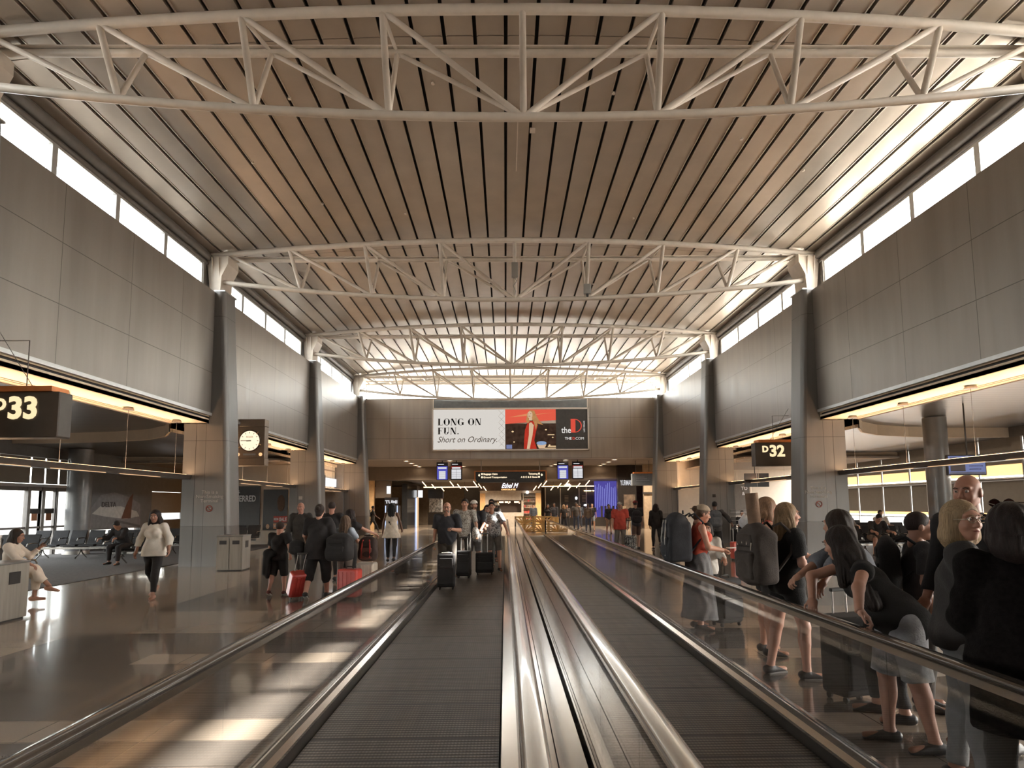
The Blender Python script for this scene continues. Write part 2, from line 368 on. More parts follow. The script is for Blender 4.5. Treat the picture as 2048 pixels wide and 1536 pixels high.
# end clerestory over the bulkhead: pale glass wall with slim mullions, its arched head
EY = END+2.75
n_win += 1
we = MB().box(CX-9.3, CX+9.3, EY-.01, EY+.01, 7.7, 9.6).build('window_%d' % n_win, GLASSW); struct(we)
f = MB(); f.box(CX-9.3, CX+9.3, EY-.06, EY+.04, 9.45, 9.75); f.box(CX-9.3, CX+9.3, EY-.06, EY+.04, 7.6, 7.75)
for i in range(-4, 5): f.box(CX+i*2.3-.03, CX+i*2.3+.03, EY-.05, EY+.03, 7.7, 9.6)
f.build('window_frame', ALUM, we)

# ---- end of the hall beyond T4: side walls go on a little
# ---- soffits and slots under the side walls, one run per bay
k_tr = 30
for sx in (-1, 1):
    side = 'left' if sx < 0 else 'right'
    for b in range(0, 4):
        y0, y1 = T(b)+.42, T(b+1)-.43
        if b == 0: y0 = 3
        s = MB()
        def bx(o0, o1, z0, z1, m=s):
            a, b2 = sorted((CX+sx*o0, CX+sx*o1)); m.box(a, b2, y0, y1, z0, z1)
        bx(8.94, 9.02, 4.30, 4.40); bx(8.94, 9.7, 4.12, 4.20); bx(9.76, 9.82, 4.12, 4.20); bx(9.88, 10.05, 4.12, 4.20)
        bx(9.04, 10.05, 4.26, 4.30); bx(8.94, 8.98, 4.12, 4.245)
        k_tr += 1; so = struct(tag(s.build('trim_%d' % k_tr, SOFFM), 'pale lit soffit under the %s wall' % side))
        d = MB(); bx(8.985, 9.04, 4.2, 4.33, d); bx(9.70, 9.76, 4.17, 4.2, d); bx(9.82, 9.88, 4.17, 4.2, d); d.build('shadow_slot', DARKM, so)
        e = MB(); bx(10.05, 10.09, 4.10, 4.9, e); e.build('soffit_edge', BEAMM, so)
        # trim line at the bottom of the cladding
        t = MB(); bx(8.86, 8.95, 4.33, 4.41, t); t.build('bottom_trim', ALUM, so)

# ---- piers: battered pillars clad in grey metal
def pillar(n, sx, label):
    yf, yb = T(n)-.43, T(n)+.42
    t = thing('pillar', label, 'pillar', (CX+sx*9.0, T(n), 0))
    def prof(z):  # inner, outer offset
        zi = np.interp(z, (0, 4.2, 8.05), (8.20, 8.40, 8.62)); return zi, 9.64
    # lower shaft with rounded inner corner, full width
    def ring(z, oo):
        i, o = prof(z); o = oo or o; P = []
        r = .16
        P.append((CX+sx*o, yf)); 
        for k in range(6):
            a = math.radians(15*k+7.5); P.append((CX+sx*(i+r-r*math.sin(a)), yf+r-r*math.cos(a)))
        for k in range(6):
            a = math.radians(15*k+7.5); P.append((CX+sx*(i+r-r*math.cos(a)), yb-r+r*math.sin(a)))
        P.append((CX+sx*o, yb)); return [(x-(CX+sx*9.0), y-T(n), z) for x, y in P]
    def shaft(zs, oo, nm, pm=None):
        V = []; m = 14
        for z in zs: V += ring(z, oo)
        F = [(j*m+i, j*m+(i+1) % m, (j+1)*m+(i+1) % m, (j+1)*m+i) for j in range(len(zs)-1) for i in range(m)]
        F += [tuple(range(m)), tuple(reversed(range((len(zs)-1)*m, len(zs)*m)))]
        if sx > 0: F = [tuple(reversed(q)) for q in F]
        return MB().add(V, F).build(nm, pm or PIERM, t)
    shaft((0, 1.14), None, 'base_cladding', PIERB)
    shaft((1.145, 2.4, 4.10), None, 'shaft')
    shaft((4.10, 6, 8.06), 8.93, 'upper_shaft')
    c = MB(); c.prism([(sx*-.385-.0, 8.06), (sx*-.06, 8.06), (sx*-.06, 8.10), (sx*-.375, 8.10)], -.42, .41); c.build('cap', ALUM, t)
    # the joint seam down the outboard face
    j = MB().box(sx*.28-.004, sx*.28+.004, -.434, -.43, 0, 4.1); j.build('seam', DARKM, t)
    j.v and None
    return t
PL = {}
for n in (1, 2, 3, 4):
    for sx, sd in ((-1, 'left'), (1, 'right')):
        if n == 1: lab = 'grey clad pillar on the %s nearest the camera, outside the picture edge' % sd
        if n == 2: lab = 'wide grey pillar on the %s with the Non-Smoking notice' % sd
        if n == 3: lab = ('grey pillar on the left between the airline poster and the shop' if sx < 0 else 'grey pillar on the right with a small wall switch, beside the framed poster')
        if n == 4: lab = 'farthest grey pillar on the %s, at the end wall' % sd
        PL[(n, sx)] = pillar(n, sx, lab)
# ================================================================ roof trusses
def ztop(o): return 9.79-.49*(o/9.35)**2
def zbot(o): return 7.91+.60*(o/9.09)**2
def truss(n, label, boxes=()):
    t = thing('roof_truss', label, 'truss', (CX, T(n), 7.9)); Z = 7.9
    def L(x, y, z): return (x, y, z-Z)
    pts = [L(o, 0, ztop(o)) for o in np.linspace(-9.35, 9.35, 41)]
    MB().tube(pts, .085, n=12).build('top_chord', WHITE, t)
    pts = [L(o, 0, zbot(o)) for o in np.linspace(-9.02, 9.02, 41)]
    MB().tube(pts, .072, n=12).build('bottom_chord', WHITE, t)
    r = MB().tube([L(-8.9, .42, 9.33), L(8.9, .42, 9.33)], .066, n=12); r.box(-8.9, 8.9, .34, .50, 9.40-Z, 9.425-Z); r.build('rear_chord', WHITE, t)
    MB().tube([L(0, 0, ztop(0)), L(0, 0, zbot(0))], .058, n=10).build('post', WHITE, t)
    for s in (-1, 1):
        for k in (1, 2, 3):
            to, bo, ro = 2.30*k, 2.17*k, 2.12*k
            a = L(s*to, 0, ztop(to)); b = L(s*bo, 0, zbot(bo)); r_ = L(s*ro, .42, 9.33); b0 = L(s*2.17*(k-1), 0, zbot(2.17*(k-1)))
            MB().tube([a, b], .056, n=10).build('post', WHITE, t)
            MB().tube([a, b0], .048, n=10).build('diagonal', WHITE, t)
            MB().tube([a, r_], .034, n=8).build('strut', WHITE, t)
            MB().tube([r_, b], .045, n=8).build('strut', WHITE, t)
            MB().tube([r_, b0], .040, n=8).build('diagonal', WHITE, t)
        MB().tube([L(s*8.75, 0, ztop(8.75)), L(s*6.51, 0, zbot(6.51))], .048, n=10).build('diagonal', WHITE, t)
        br = MB()
        poly = [(s*o, z-Z) for o, z in ((9.34, 9.22), (8.72, 9.24), (8.66, 9.0), (8.84, 8.62), (8.87, 8.11), (9.2, 8.11), (9.26, 8.6))]
        br.prism(poly, -.13, -.10); br.prism(poly, .10, .13)
        br.prism([(s*8.66, 9.24-Z), (s*8.66, 9.0-Z), (s*8.84, 8.62-Z), (s*8.87, 8.11-Z), (s*8.90, 8.11-Z), (s*8.88, 8.62-Z), (s*8.70, 9.0-Z), (s*8.70, 9.24-Z)], -.2, .55)
        br.box(*sorted((s*8.7, s*9.34)), -.14, .14, 9.2-Z, 9.25-Z)
        for o in (8.95, 9.15):
            br.add([(s*o, -.13, 9.2-Z), (s*o, -.22, 9.2-Z), (s*(o-.02), -.13, 8.6-Z), (s*(o+.015), -.13, 9.2-Z), (s*(o+.015), -.22, 9.2-Z), (s*(o-.005), -.13, 8.6-Z)], [(0, 1, 2), (5, 4, 3), (0, 3, 4, 1), (1, 4, 5, 2), (2, 5, 3, 0)])
        br.build('end_bracket', WHITE, t)
    return t
truss(1, 'nearest white tubular roof truss, cut off by the top of the picture')
truss(2, 'second white roof truss from the camera, with two grey boxes on its posts')
truss(3, 'third white roof truss, midway down the hall')
truss(4, 'farthest white roof truss, in front of the bright end glazing')
GREYB = mat('grey_box', (168, 166, 160), rough=.5, var=.05)
t = thing('junction_box', 'pale grey box with dangling cable on the middle post of the second truss', 'junction box', (CX, T(2)-.1, 8.55))
MB().rbox(-.1, .1, -.07, .03, 0, .48, .015).build('housing', GREYB, t)
MB().tube([(0, -.04, 0), (.06, -.05, -.12), (-.05, -.05, -.25), (.02, -.03, -.42), (0, 0, -.52)], .012, n=6).build('cable', GREYB, t)
t = thing('security_camera', 'small grey box with a lens hanging at the right-hand node of the second truss', 'camera', (CX+2.2, T(2)-.1, 7.98))
MB().rbox(-.11, .11, -.08, .04, .06, .36, .015).build('housing', GREYB, t); MB().cyl(0, -.02, -.03, .06, .03, .045, 12).build('lens', DARKM, t)
# purlins seen edge-on past the last truss
p = MB()
for y in (END+1.0, END+1.9): p.tube([(CX-9.2, y, 9.30), (CX+9.2, y, 9.30)], .05, n=8)
for i in range(-8, 9): p.box(CX+i*1.09-.03, CX+i*1.09+.03, T(4)+.5, END+2.6, zceil(abs(i*1.09))-.12, zceil(abs(i*1.09))-.03)
tag(p.build('purlin_frame', WHITE), 'white purlins and rafters between the last truss and the end glazing', 'roof framing')

# ================================================================ moving walkways
def belt_mat():
    m = bpy.data.materials.new('walkway_pallet_grooves'); m.use_nodes = True; n = m.node_tree; b = n.nodes['Principled BSDF']
    tc = n.nodes.new('ShaderNodeTexCoord'); sp = n.nodes.new('ShaderNodeSeparateXYZ'); n.links.new(tc.outputs['Object'], sp.inputs[0])
    def mth(op, a, bb=None):
        q = n.nodes.new('ShaderNodeMath'); q.operation = op
        for i, v in enumerate((a, bb)):
            if v is None: continue
            if isinstance(v, (int, float)): q.inputs[i].default_value = v
            else: n.links.new(v, q.inputs[i])
        return q.outputs[0]
    Y, X = sp.outputs['Y'], sp.outputs['X']
    minor = mth('PINGPONG', Y, .024); minor = mth('DIVIDE', minor, .024)
    major = mth('LESS_THAN', mth('PINGPONG', Y, .2), .014)
    cl = mth('PINGPONG', X, .012); cl = mth('DIVIDE', cl, .012)
    h = mth('MULTIPLY', minor, mth('ADD', mth('MULTIPLY', cl, .5), .5)); h = mth('MULTIPLY', h, mth('SUBTRACT', 1.0, major))
    nz = n.nodes.new('ShaderNodeTexNoise'); nz.inputs['Scale'].default_value = 3; nz.inputs['Detail'].default_value = 5
    mp = n.nodes.new('ShaderNodeMapping'); mp.inputs['Scale'].default_value = (4, .5, 1); n.links.new(tc.outputs['Object'], mp.inputs[0]); n.links.new(mp.outputs[0], nz.inputs['Vector'])
    f = mth('MULTIPLY', h, mth('ADD', nz.outputs['Fac'], .35))
    rp = n.nodes.new('ShaderNodeValToRGB'); rp.color_ramp.elements[0].color = lin((38, 34, 31))+(1,); rp.color_ramp.elements[1].color = lin((142, 132, 120))+(1,)
    n.links.new(f, rp.inputs[0]); n.links.new(rp.outputs[0], b.inputs['Base Color'])
    b.inputs['Roughness'].default_value = .42; b.inputs['Metallic'].default_value = .45
    bp = n.nodes.new('ShaderNodeBump'); bp.inputs['Strength'].default_value = .5; bp.inputs['Distance'].default_value = .006; n.links.new(h, bp.inputs['Height']); n.links.new(bp.outputs[0], b.inputs['Normal'])
    return m
BELT = belt_mat()
RUBBER = mat('handrail_rubber', (58, 52, 47), rough=.17, var=.08, spec=.8, coat=.6)
RUBBERL = mat('handrail_worn_sky_sheen', (206, 200, 192), rough=.22, metal=.75, var=.06, scale=4, coat=.5)  # worn rubber, with the sky's reflection put into its pale metallic colour
SKIRT = mat('dark_skirt_panel', (66, 62, 58), rough=.3, metal=.6)
def walkway(x0, x1, rails, label, ph):
    """rails: (x, inner side sign toward the belt, rubber)"""
    t = thing('moving_walkway', label, 'moving walkway', ((x0+x1)/2, 16, -.06)); ox, oy, oz = (x0+x1)/2, 16, -.06
    def B(mb, name, m, par=t):
        mb.v = [(a-ox, b-oy, c-oz) for a, b, c in mb.v]; return mb.build(name, m, par)
    B(MB().box(x0, x1, WK0, WK1-.9, -.058, -.002), 'belt', BELT)
    c = MB().box(x0-.1, x1+.1, WK1-.9, WK1, -.058, .004)
    c.box(x0, x1, WK1-.96, WK1-.9, -.03, .003); B(c, 'comb_plate', STEELB)
    for (x, s, rub, outer) in rails:
        e = x0 if s > 0 else x1        # belt edge this balustrade stands on
        sk = MB().prism([(e, -.05), (e-s*.05, -.05), (e-s*.05, .07), (e-s*.02, .07)], WK0, WK1-.2); B(sk, 'skirt', SKIRT)
        d = MB(); d.prism([(e-s*.018, .07), (e-s*.018, .09), (x+s*.022, .115), (x+s*.022, .07)], WK0, WK1-.2)
        if outer: d.prism([(x-s*.022, .115), (x-s*.022, .0), (x-s*.14, .0), (x-s*.155, .01), (x-s*.155, .085)], WK0, WK1-.2)
        B(d, 'deck', STEEL)
        cl = MB(); cl.box(x-.022, x-.008, WK0, WK1-.2, .05, .16); cl.box(x+.008, x+.022, WK0, WK1-.2, .05, .16); B(cl, 'glass_clamp', STEEL)
        # panes
        y = ph-1.055*6
        while y < WK1-1.2:
            ya, yb = max(y, WK0)+.004, min(y+1.055, WK1-1.2)-.004
            if yb > ya: B(MB().box(x-.006, x+.006, ya, yb, .11, .855), 'glass_pane', GLASSB)
            y += 1.055
        ye = WK1-1.2; R = .40; zc = .50; arc = [(ye+R*math.sin(a), zc+R*math.cos(a)) for a in np.linspace(0, math.pi, 15)]
        gp = MB(); gp.prism([(ye, .11)]+[(yy-.0, zz) for yy, zz in [(ye, .855)]+[(ye+(R-.045)*math.sin(a), zc+(R-.045)*math.cos(a)) for a in np.linspace(.1, math.pi, 12)]][:], x-.006, x+.006, axis='x'); B(gp, 'glass_pane', GLASSB)
        pf = MB(); pf.box(x-.02, x+.02, WK0, ye, .845, .885); B(pf, 'rail_profile', STEEL)
        hr = MB(); sec = []
        path = [(WK0, .905), (ye, .905)]+arc[1:]
        V = []; F = []; nn = 12
        for i, (yy, zz) in enumerate(path):
            if i < 2: ny, nz_ = 0, 1
            else: a = np.linspace(0, math.pi, 15)[i-1]; ny, nz_ = math.sin(a), math.cos(a)
            for k in range(nn):
                a = 2*math.pi*k/nn; u = .045*math.copysign(abs(math.cos(a))**.7, math.cos(a)); v = .024*math.copysign(abs(math.sin(a))**.7, math.sin(a))
                V.append((x+u, yy+ny*v, zz+nz_*v))
        for i in range(len(path)-1):
            for k in range(nn): j = (k+1) % nn; F.append((i*nn+k, i*nn+j, (i+1)*nn+j, (i+1)*nn+k))
        hr.add(V, F, True); B(hr, 'handrail', rub)
    return t
w1 = walkway(-1.42, -.055, ((-1.50, 1, RUBBER, True), (.09, -1, RUBBERL, False)), 'left moving walkway, carrying the travellers with dark suitcases towards the camera', 2.44)
w2 = walkway(.67, 2.07, ((.53, 1, RUBBERL, False), (2.15, -1, RUBBER, True)), 'empty right moving walkway, closed off by the wooden barricade', 3.67)
dk = thing('centre_deck', 'stainless steel deck between the two moving walkways', 'deck', (.31, 16, 0))
MB().box(-.175, -.004, WK0-16, WK1-16.2, -.06, .115).build('deck_plate', STEEL, dk); MB().box(.004, .175, WK0-16, WK1-16.2, -.06, .115).build('deck_plate', STEEL, dk)
MB().box(-.004, .004, WK0-16, WK1-16.2, -.06, .09).build('joint', DARKM, dk)

# folding wooden barricade at the far end of the right walkway
WOOD = mat('barricade_plywood', (248, 204, 138), rough=.6, var=.15, scale=5, stretch=(1, 1, 4))
bt = thing('barricade', 'yellow wooden lattice barricade closing the far end of the right walkway', 'barricade', (1.7, 38.6, 0))
def lattice(par, w, h, ang, org):
    f = MB(); f.box(0, w, -.03, .03, 0, .09); f.box(0, w, -.03, .03, h-.09, h); f.box(0, .09, -.03, .03, 0, h); f.box(w-.09, w, -.03, .03, 0, h); f.box(0, w, -.03, .03, h*.5-.04, h*.5+.04); f.box(w/2-.05, w/2+.05, -.03, .03, 0, h)
    fo = f.build('lattice_frame', WOOD, par, org); fo.rotation_euler = (0, 0, ang)
    s = MB()
    for i in range(8):
        a = math.radians(20+i*20); cx = w/2
        for (z0, z1, cz) in ((.06, h*.5, 0), (h*.5, h-.05, h*.5)):
            x0 = cx; x1 = cx+math.cos(a)*w*.55; zz = cz+math.sin(a)*h*.5
            x1 = max(.06, min(w-.06, x1)); s.tube([(x0+(x1-x0)*.1, 0, cz+.06), (x1, 0, min(z1, cz+.04+math.sin(a)*h*.46))], .045, n=4, sm=False)
    so = s.build('lattice_slat', WOOD, par, org); so.rotation_euler = (0, 0, ang)
lattice(bt, 1.15, .98, 0, (-1.15, 0, .02)); lattice(bt, 1.15, .98, math.radians(-14), (0, 0, .02)); lattice(bt, 1.2, .95, math.radians(-78), (1.12, -.28, .02))
# ================================================================ lounges on both sides
def plank_mat(name, col, per=.3, rough=.28, metal=.85, axis='Y'):
    m = bpy.data.materials.new(name); m.use_nodes = True; n = m.node_tree; b = n.nodes['Principled BSDF']
    tc = n.nodes.new('ShaderNodeTexCoord'); sp = n.nodes.new('ShaderNodeSeparateXYZ'); n.links.new(tc.outputs['Object'], sp.inputs[0])
    f = n.nodes.new('ShaderNodeMath'); f.operation = 'PINGPONG'; n.links.new(sp.outputs[axis], f.inputs[0]); f.inputs[1].default_value = per/2
    l = n.nodes.new('ShaderNodeMath'); l.operation = 'LESS_THAN'; n.links.new(f.outputs[0], l.inputs[0]); l.inputs[1].default_value = .012
    mc = n.nodes.new('ShaderNodeMix'); mc.data_type = 'RGBA'; n.links.new(l.outputs[0], mc.inputs[0]); mc.inputs[6].default_value = lin(col)+(1,); mc.inputs[7].default_value = tuple(v*.3 for v in lin(col))+(1,)
    n.links.new(mc.outputs[2], b.inputs['Base Color']); b.inputs['Roughness'].default_value = rough; b.inputs['Metallic'].default_value = metal
    mp = n.nodes.new('ShaderNodeMapping'); mp.inputs['Scale'].default_value = (.4, 5, 1) if axis == 'Y' else (5, .4, 1); n.links.new(tc.outputs['Object'], mp.inputs[0])
    nz = n.nodes.new('ShaderNodeTexNoise'); nz.inputs['Scale'].default_value = 1; n.links.new(mp.outputs[0], nz.inputs['Vector'])
    bp = n.nodes.new('ShaderNodeBump'); bp.inputs['Strength'].default_value = .25; bp.inputs['Distance'].default_value = .03; n.links.new(nz.outputs['Fac'], bp.inputs['Height']); n.links.new(bp.outputs[0], b.inputs['Normal'])
    return m
PLANK = plank_mat('metal_ceiling_plank', (140, 134, 128))
FASC = mat('ceiling_fascia_paint', (205, 188, 166), rough=.6, var=.03)
GREYW = mat('lounge_grey_wall', (112, 111, 110), rough=.8, var=.06)
CREAMW = mat('cream_wall_panel', (214, 202, 186), rough=.7, var=.03)
SHADE = mat('roller_shade_fabric', (140, 130, 118), rough=.9, var=.04, trans=.16)
SHADEL = mat('roller_shade_hem', (206, 184, 154), rough=.9, var=.04, trans=.42)
CEILP = mat('plain_ceiling_paint', (150, 138, 126), rough=.8, var=.04)
BARM = mat('light_bar_metal', (98, 90, 84), rough=.35, metal=.6)
WARM = emit('warm_lamp_strip', (255, 204, 154), 30)
WARML = emit('warm_lamp_line', (255, 206, 156), 1.6)
nw = [200]
def cb(mb, sx, o0, o1, y0, y1, z0, z1):
    a, b = sorted((CX+sx*o0, CX+sx*o1)); return mb.box(a, b, y0, y1, z0, z1)
for sx in (-1, 1):
    sd = 'left' if sx < 0 else 'right'
    # ceiling near the aisle: its far edge sweeps round in a curve, with a fascia down to the lower ceiling behind
    cv = [(10.09, 18.4), (10.8, 19.5), (11.8, 20.4), (13.2, 21.0), (14.8, 21.3), (17.4, 21.4)]
    poly = [(CX+sx*o, y) for o, y in cv]+[(CX+sx*17.4, Y0), (CX+sx*10.09, Y0)]
    struct(tag(MB().prism(poly, 4.2, 4.3, 'z').build('ceiling_plank_%s' % sd, PLANK), 'metal plank ceiling of the %s lounge' % sd))
    fm = MB()
    for (p, q) in zip(cv[:-1], cv[1:]):
        a = (CX+sx*p[0], p[1]); b = (CX+sx*q[0], q[1])
        fm.add([(a[0], a[1], 3.86), (b[0], b[1], 3.86), (b[0], b[1], 4.32), (a[0], a[1], 4.32), (a[0], a[1]+.1, 3.86), (b[0], b[1]+.1, 3.86), (b[0], b[1]+.1, 4.32), (a[0], a[1]+.1, 4.32)], [(0, 1, 2, 3), (7, 6, 5, 4), (0, 4, 5, 1)])
    struct(fm.build('trim_fascia_%s' % sd, FASC))
    poly = [(CX+sx*o, y+.05) for o, y in cv]+[(CX+sx*17.4, 27.6), (CX+sx*14.0, 27.9), (CX+sx*11.6, 28.6), (CX+sx*10.09, 29.8)]
    struct(MB().prism(poly, 3.88, 3.98, 'z').build('ceiling_lower_plank_%s' % sd, PLANK))
    struct(cb(MB(), sx, 10.09, 17.4, 27.5, 36.9, 3.62, 3.7).build('ceiling_plain_%s' % sd, CEILP))
    struct(MB().prism([(CX+sx*17.4, 27.6), (CX+sx*14.0, 27.9), (CX+sx*11.6, 28.6), (CX+sx*10.09, 29.8), (CX+sx*10.09, 29.95), (CX+sx*11.6, 28.75), (CX+sx*14.0, 28.05), (CX+sx*17.4, 27.75)], 3.6, 3.9, 'z').build('trim_fascia_rear_%s' % sd, FASC))
    struct(cb(MB(), sx, 10.05, 17.4, Y0, 36.9, 4.55, 4.7).build('ceiling_deck_%s' % sd, CEILP))
    # back wall of the lounge and the added closing wall behind the camera
    struct(cb(MB(), sx, 9.62, 17.4, 36.5, 36.7, 0, 4.6).build('wall_lounge_end_%s' % sd, CREAMW if sx > 0 else GREYW))
# window wall on the right: mullions, transom, shades in two rows
XW = CX+LOFF
mull = [y for y in np.arange(4.9, 36.5, 2.0)]
hd = MB(); hd.box(XW-.1, XW+.2, Y0, 36.6, 3.86, 4.6); hd.box(XW-.1, XW+.15, Y0, 36.6, 0, .3); struct(hd.build('wall_window_right', BEAMM))
tr = MB(); tr.box(XW-.16, XW+.06, Y0, 36.5, 2.40, 2.50); tr.tube([(XW-.22, Y0, 2.42), (XW-.22, 36.5, 2.42)], .05); struct(tr.build('trim_transom_right', ALUM))
tr = MB(); tr.tube([(XW-.9, 6, 3.12), (XW-.9, 36.4, 3.12)], .04); tr.tube([(XW-.9, 6, 3.3), (XW-.9, 36.4, 3.3)], .02); struct(tr.build('trim_rail_right', ALUM))
for i, y in enumerate(mull[:-1]):
    y1 = mull[i+1]; nw[0] += 1
    if y > 31 and y < 32.9: door = True
    else: door = False
    wo = struct(MB().box(XW-.01, XW+.01, y+.04, y1-.04, .3, 3.86).build('window_%d' % nw[0], GLASSW))
    f = MB(); f.box(XW-.09, XW+.06, y-.04, y+.04, .3, 3.86); f.box(XW-.05, XW+.05, y+.04, y1-.04, 1.02, 1.07)
    if door:
        f.box(XW-.05, XW+.05, y+.95, y+1.05, .0, 2.4); f.box(XW-.05, XW+.05, y+.04, y1-.04, 2.3, 2.42)
    f.build('window_frame', ALUM if not door else BEAMM, wo)
    if y > 9:
        s = MB().box(XW-.07, XW-.06, y+.06, y1-.06, 2.95, 3.86); s.build('shade_upper', SHADE, wo)
        s = MB().box(XW-.07, XW-.06, y+.06, y1-.06, 2.56, 2.95); s.build('shade_hem', SHADEL, wo)
        if not door:
            MB().box(XW-.07, XW-.06, y+.06, y1-.06, 1.27, 2.38).build('shade_lower', SHADE, wo)
            MB().box(XW-.07, XW-.06, y+.06, y1-.06, 1.15, 1.27).build('shade_hem', SHADEL, wo)
        else:
            MB().box(XW-.08, XW-.07, y+.2, y+.75, 1.15, 1.5).build('door_notice', DARKM, wo); MB().box(XW-.08, XW-.07, y+1.2, y1-.2, 1.15, 1.5).build('door_notice', DARKM, wo)
# window wall on the left: glazed up to Y = 24.6, then a grey wall with the aeroplane mural and a low ribbon of daylight
XL = CX-LOFF
hd = MB(); hd.box(XL-.2, XL+.1, Y0, 36.6, 3.5, 4.6); hd.box(XL-.15, XL+.1, Y0, 21.6, 0, .28); struct(hd.build('wall_window_left', GREYW))
gw = MB(); gw.box(XL-.2, XL+.1, 24.75, 25.6, 0, 3.5); gw.box(XL-.2, XL+.1, 25.6, 29.2, .80, 3.5); gw.box(XL-.2, XL+.1, 25.6, 29.2, 0, .62)
gw.box(XL-.2, XL+.1, 29.2, 30.0, 0, 3.5); gw.box(XL-.2, XL+.1, 30.0, 33.2, 2.45, 3.5); gw.box(XL-.2, XL+.1, 30.0, 33.2, 0, 1.1); gw.box(XL-.2, XL+.1, 33.2, 36.6, 0, 3.5)
struct(gw.build('wall_grey_left', GREYW))
nw[0] += 1; wo = struct(MB().box(XL-.01, XL+.01, 25.6, 29.2, .62, .80).build('window_%d' % nw[0], GLASSW))
nw[0] += 1; wo = struct(MB().box(XL-.01, XL+.01, 30.0, 33.2, 1.1, 2.45).build('window_%d' % nw[0], GLASSW)); MB().box(XL+.05, XL+.06, 30.05, 33.15, 1.42, 2.42).build('shade_lower', SHADE, wo)
tr = MB(); tr.box(XL-.06, XL+.16, Y0, 24.8, 2.44, 2.54); struct(tr.build('trim_transom_left', ALUM))
mull = [4.9, 6.9, 8.9, 10.9, 12.9, 14.9, 16.9, 18.9, 20.9, 22.35, 23.05, 23.75, 24.7]
for i, y in enumerate(mull[:-1]):
    y1 = mull[i+1]; nw[0] += 1; door = 22.3 < y < 23.7
    wo = struct(MB().box(XL-.01, XL+.01, y+.04, y1-.04, .28 if not door else .02, 3.5).build('window_%d' % nw[0], GLASSW))
    f = MB(); w_ = .035 if not door else .07
    f.box(XL-.06, XL+.09, y-w_, y+w_, 0, 2.44); f.box(XL-.05, XL+.05, y, y1, .98, 1.05); f.box(XL-.05, XL+.05, y, y1, 2.3, 2.44); f.box(XL-.05, XL+.05, y1-w_, y1, 0, 2.44)
    f.build('window_frame', BEAMM, wo)
    MB().box(XL+.06, XL+.07, y+.06 if y > 19 else y+.01, y1-.02, 2.56, 3.48).build('shade_upper', SHADE, wo)
    if door:
        MB().box(XL+.03, XL+.05, y+.1, y1-.1, 1.50, 1.68).build('door_notice', DARKM, wo); MB().box(XL+.03, XL+.05, y+.22, y1-.22, 1.25, 1.5).build('door_notice', mat('orange_notice', (150, 96, 60)), wo)
# added wall behind the camera, keeps sky light out of the open end
struct(MB().box(-17.2, 17.8, Y0-.3, Y0, -.2, 10.2).build('added_wall_back', GREYW))

# ---- aeroplane mural on the left grey wall
mu = thing('mural', 'aeroplane mural reading DELTA on the grey wall of the left lounge', 'mural', (XL+.12, 27.4, 1.5))
MB().add([(0, -1.75, -.62), (0, 1.75, -.72), (0, 1.65, .35), (0, .9, .62), (0, -.3, .85), (0, -1.2, .7), (0, -1.8, .15)], [tuple(range(7))]).build('sky_field', mat('mural_sky', (124, 122, 122), rough=.7), mu)
MB().add([(.006, -1.7, -.05), (.006, -1.2, .25), (.006, .2, .25), (.006, 1.4, .02), (.006, 1.6, -.2), (.006, .6, -.3), (.006, -.8, -.18)], [tuple(range(7))]).build('fuselage', mat('mural_white', (176, 172, 166), rough=.6), mu)
MB().add([(.012, .25, -.28), (.012, .95, -.28), (.012, .98, .2), (.012, 1.05, .82), (.012, .78, .62), (.012, .5, .2)], [tuple(range(6))]).build('tail_fin', mat('mural_fin', (96, 62, 50), rough=.6), mu)
MB().add([(.012, -.2, -.3), (.012, 1.7, -.6), (.012, 1.7, -.7), (.012, -.1, -.42)], [(0, 1, 2, 3)]).build('wing', mat('mural_wing', (90, 88, 90), rough=.6), mu)
text('lettering', 'DELTA', mat('mural_letters', (70, 66, 70)), mu, (.02, -1.15, .22), .3, rot=(math.pi/2, 0, math.pi/2), sx=1.1)

struct(MB().box(-13.1, -9.72, 29.26, 29.36, 0, 3.6).build('wall_shop_side', CREAMW))
# ---- round columns
CONC = mat('column_paint', (112, 112, 112), rough=.35, var=.06, coat=.3)
for o, lab in ((-16.1, 'round grey column in front of the left lounge windows'), (12.45, 'round grey column in the right lounge behind the tall man')):
    c = thing('column', lab, 'column', (CX+o, 18.6 if o > 0 else 23.7, .012)); MB().cyl(0, 0, 0, 4.16 if o > 0 else 3.84, .31 if o > 0 else .4, n=28).build('shaft', CONC, c); MB().cyl(0, 0, 0, .12, .34 if o > 0 else .43, n=28).build('base_ring', STEELB, c)

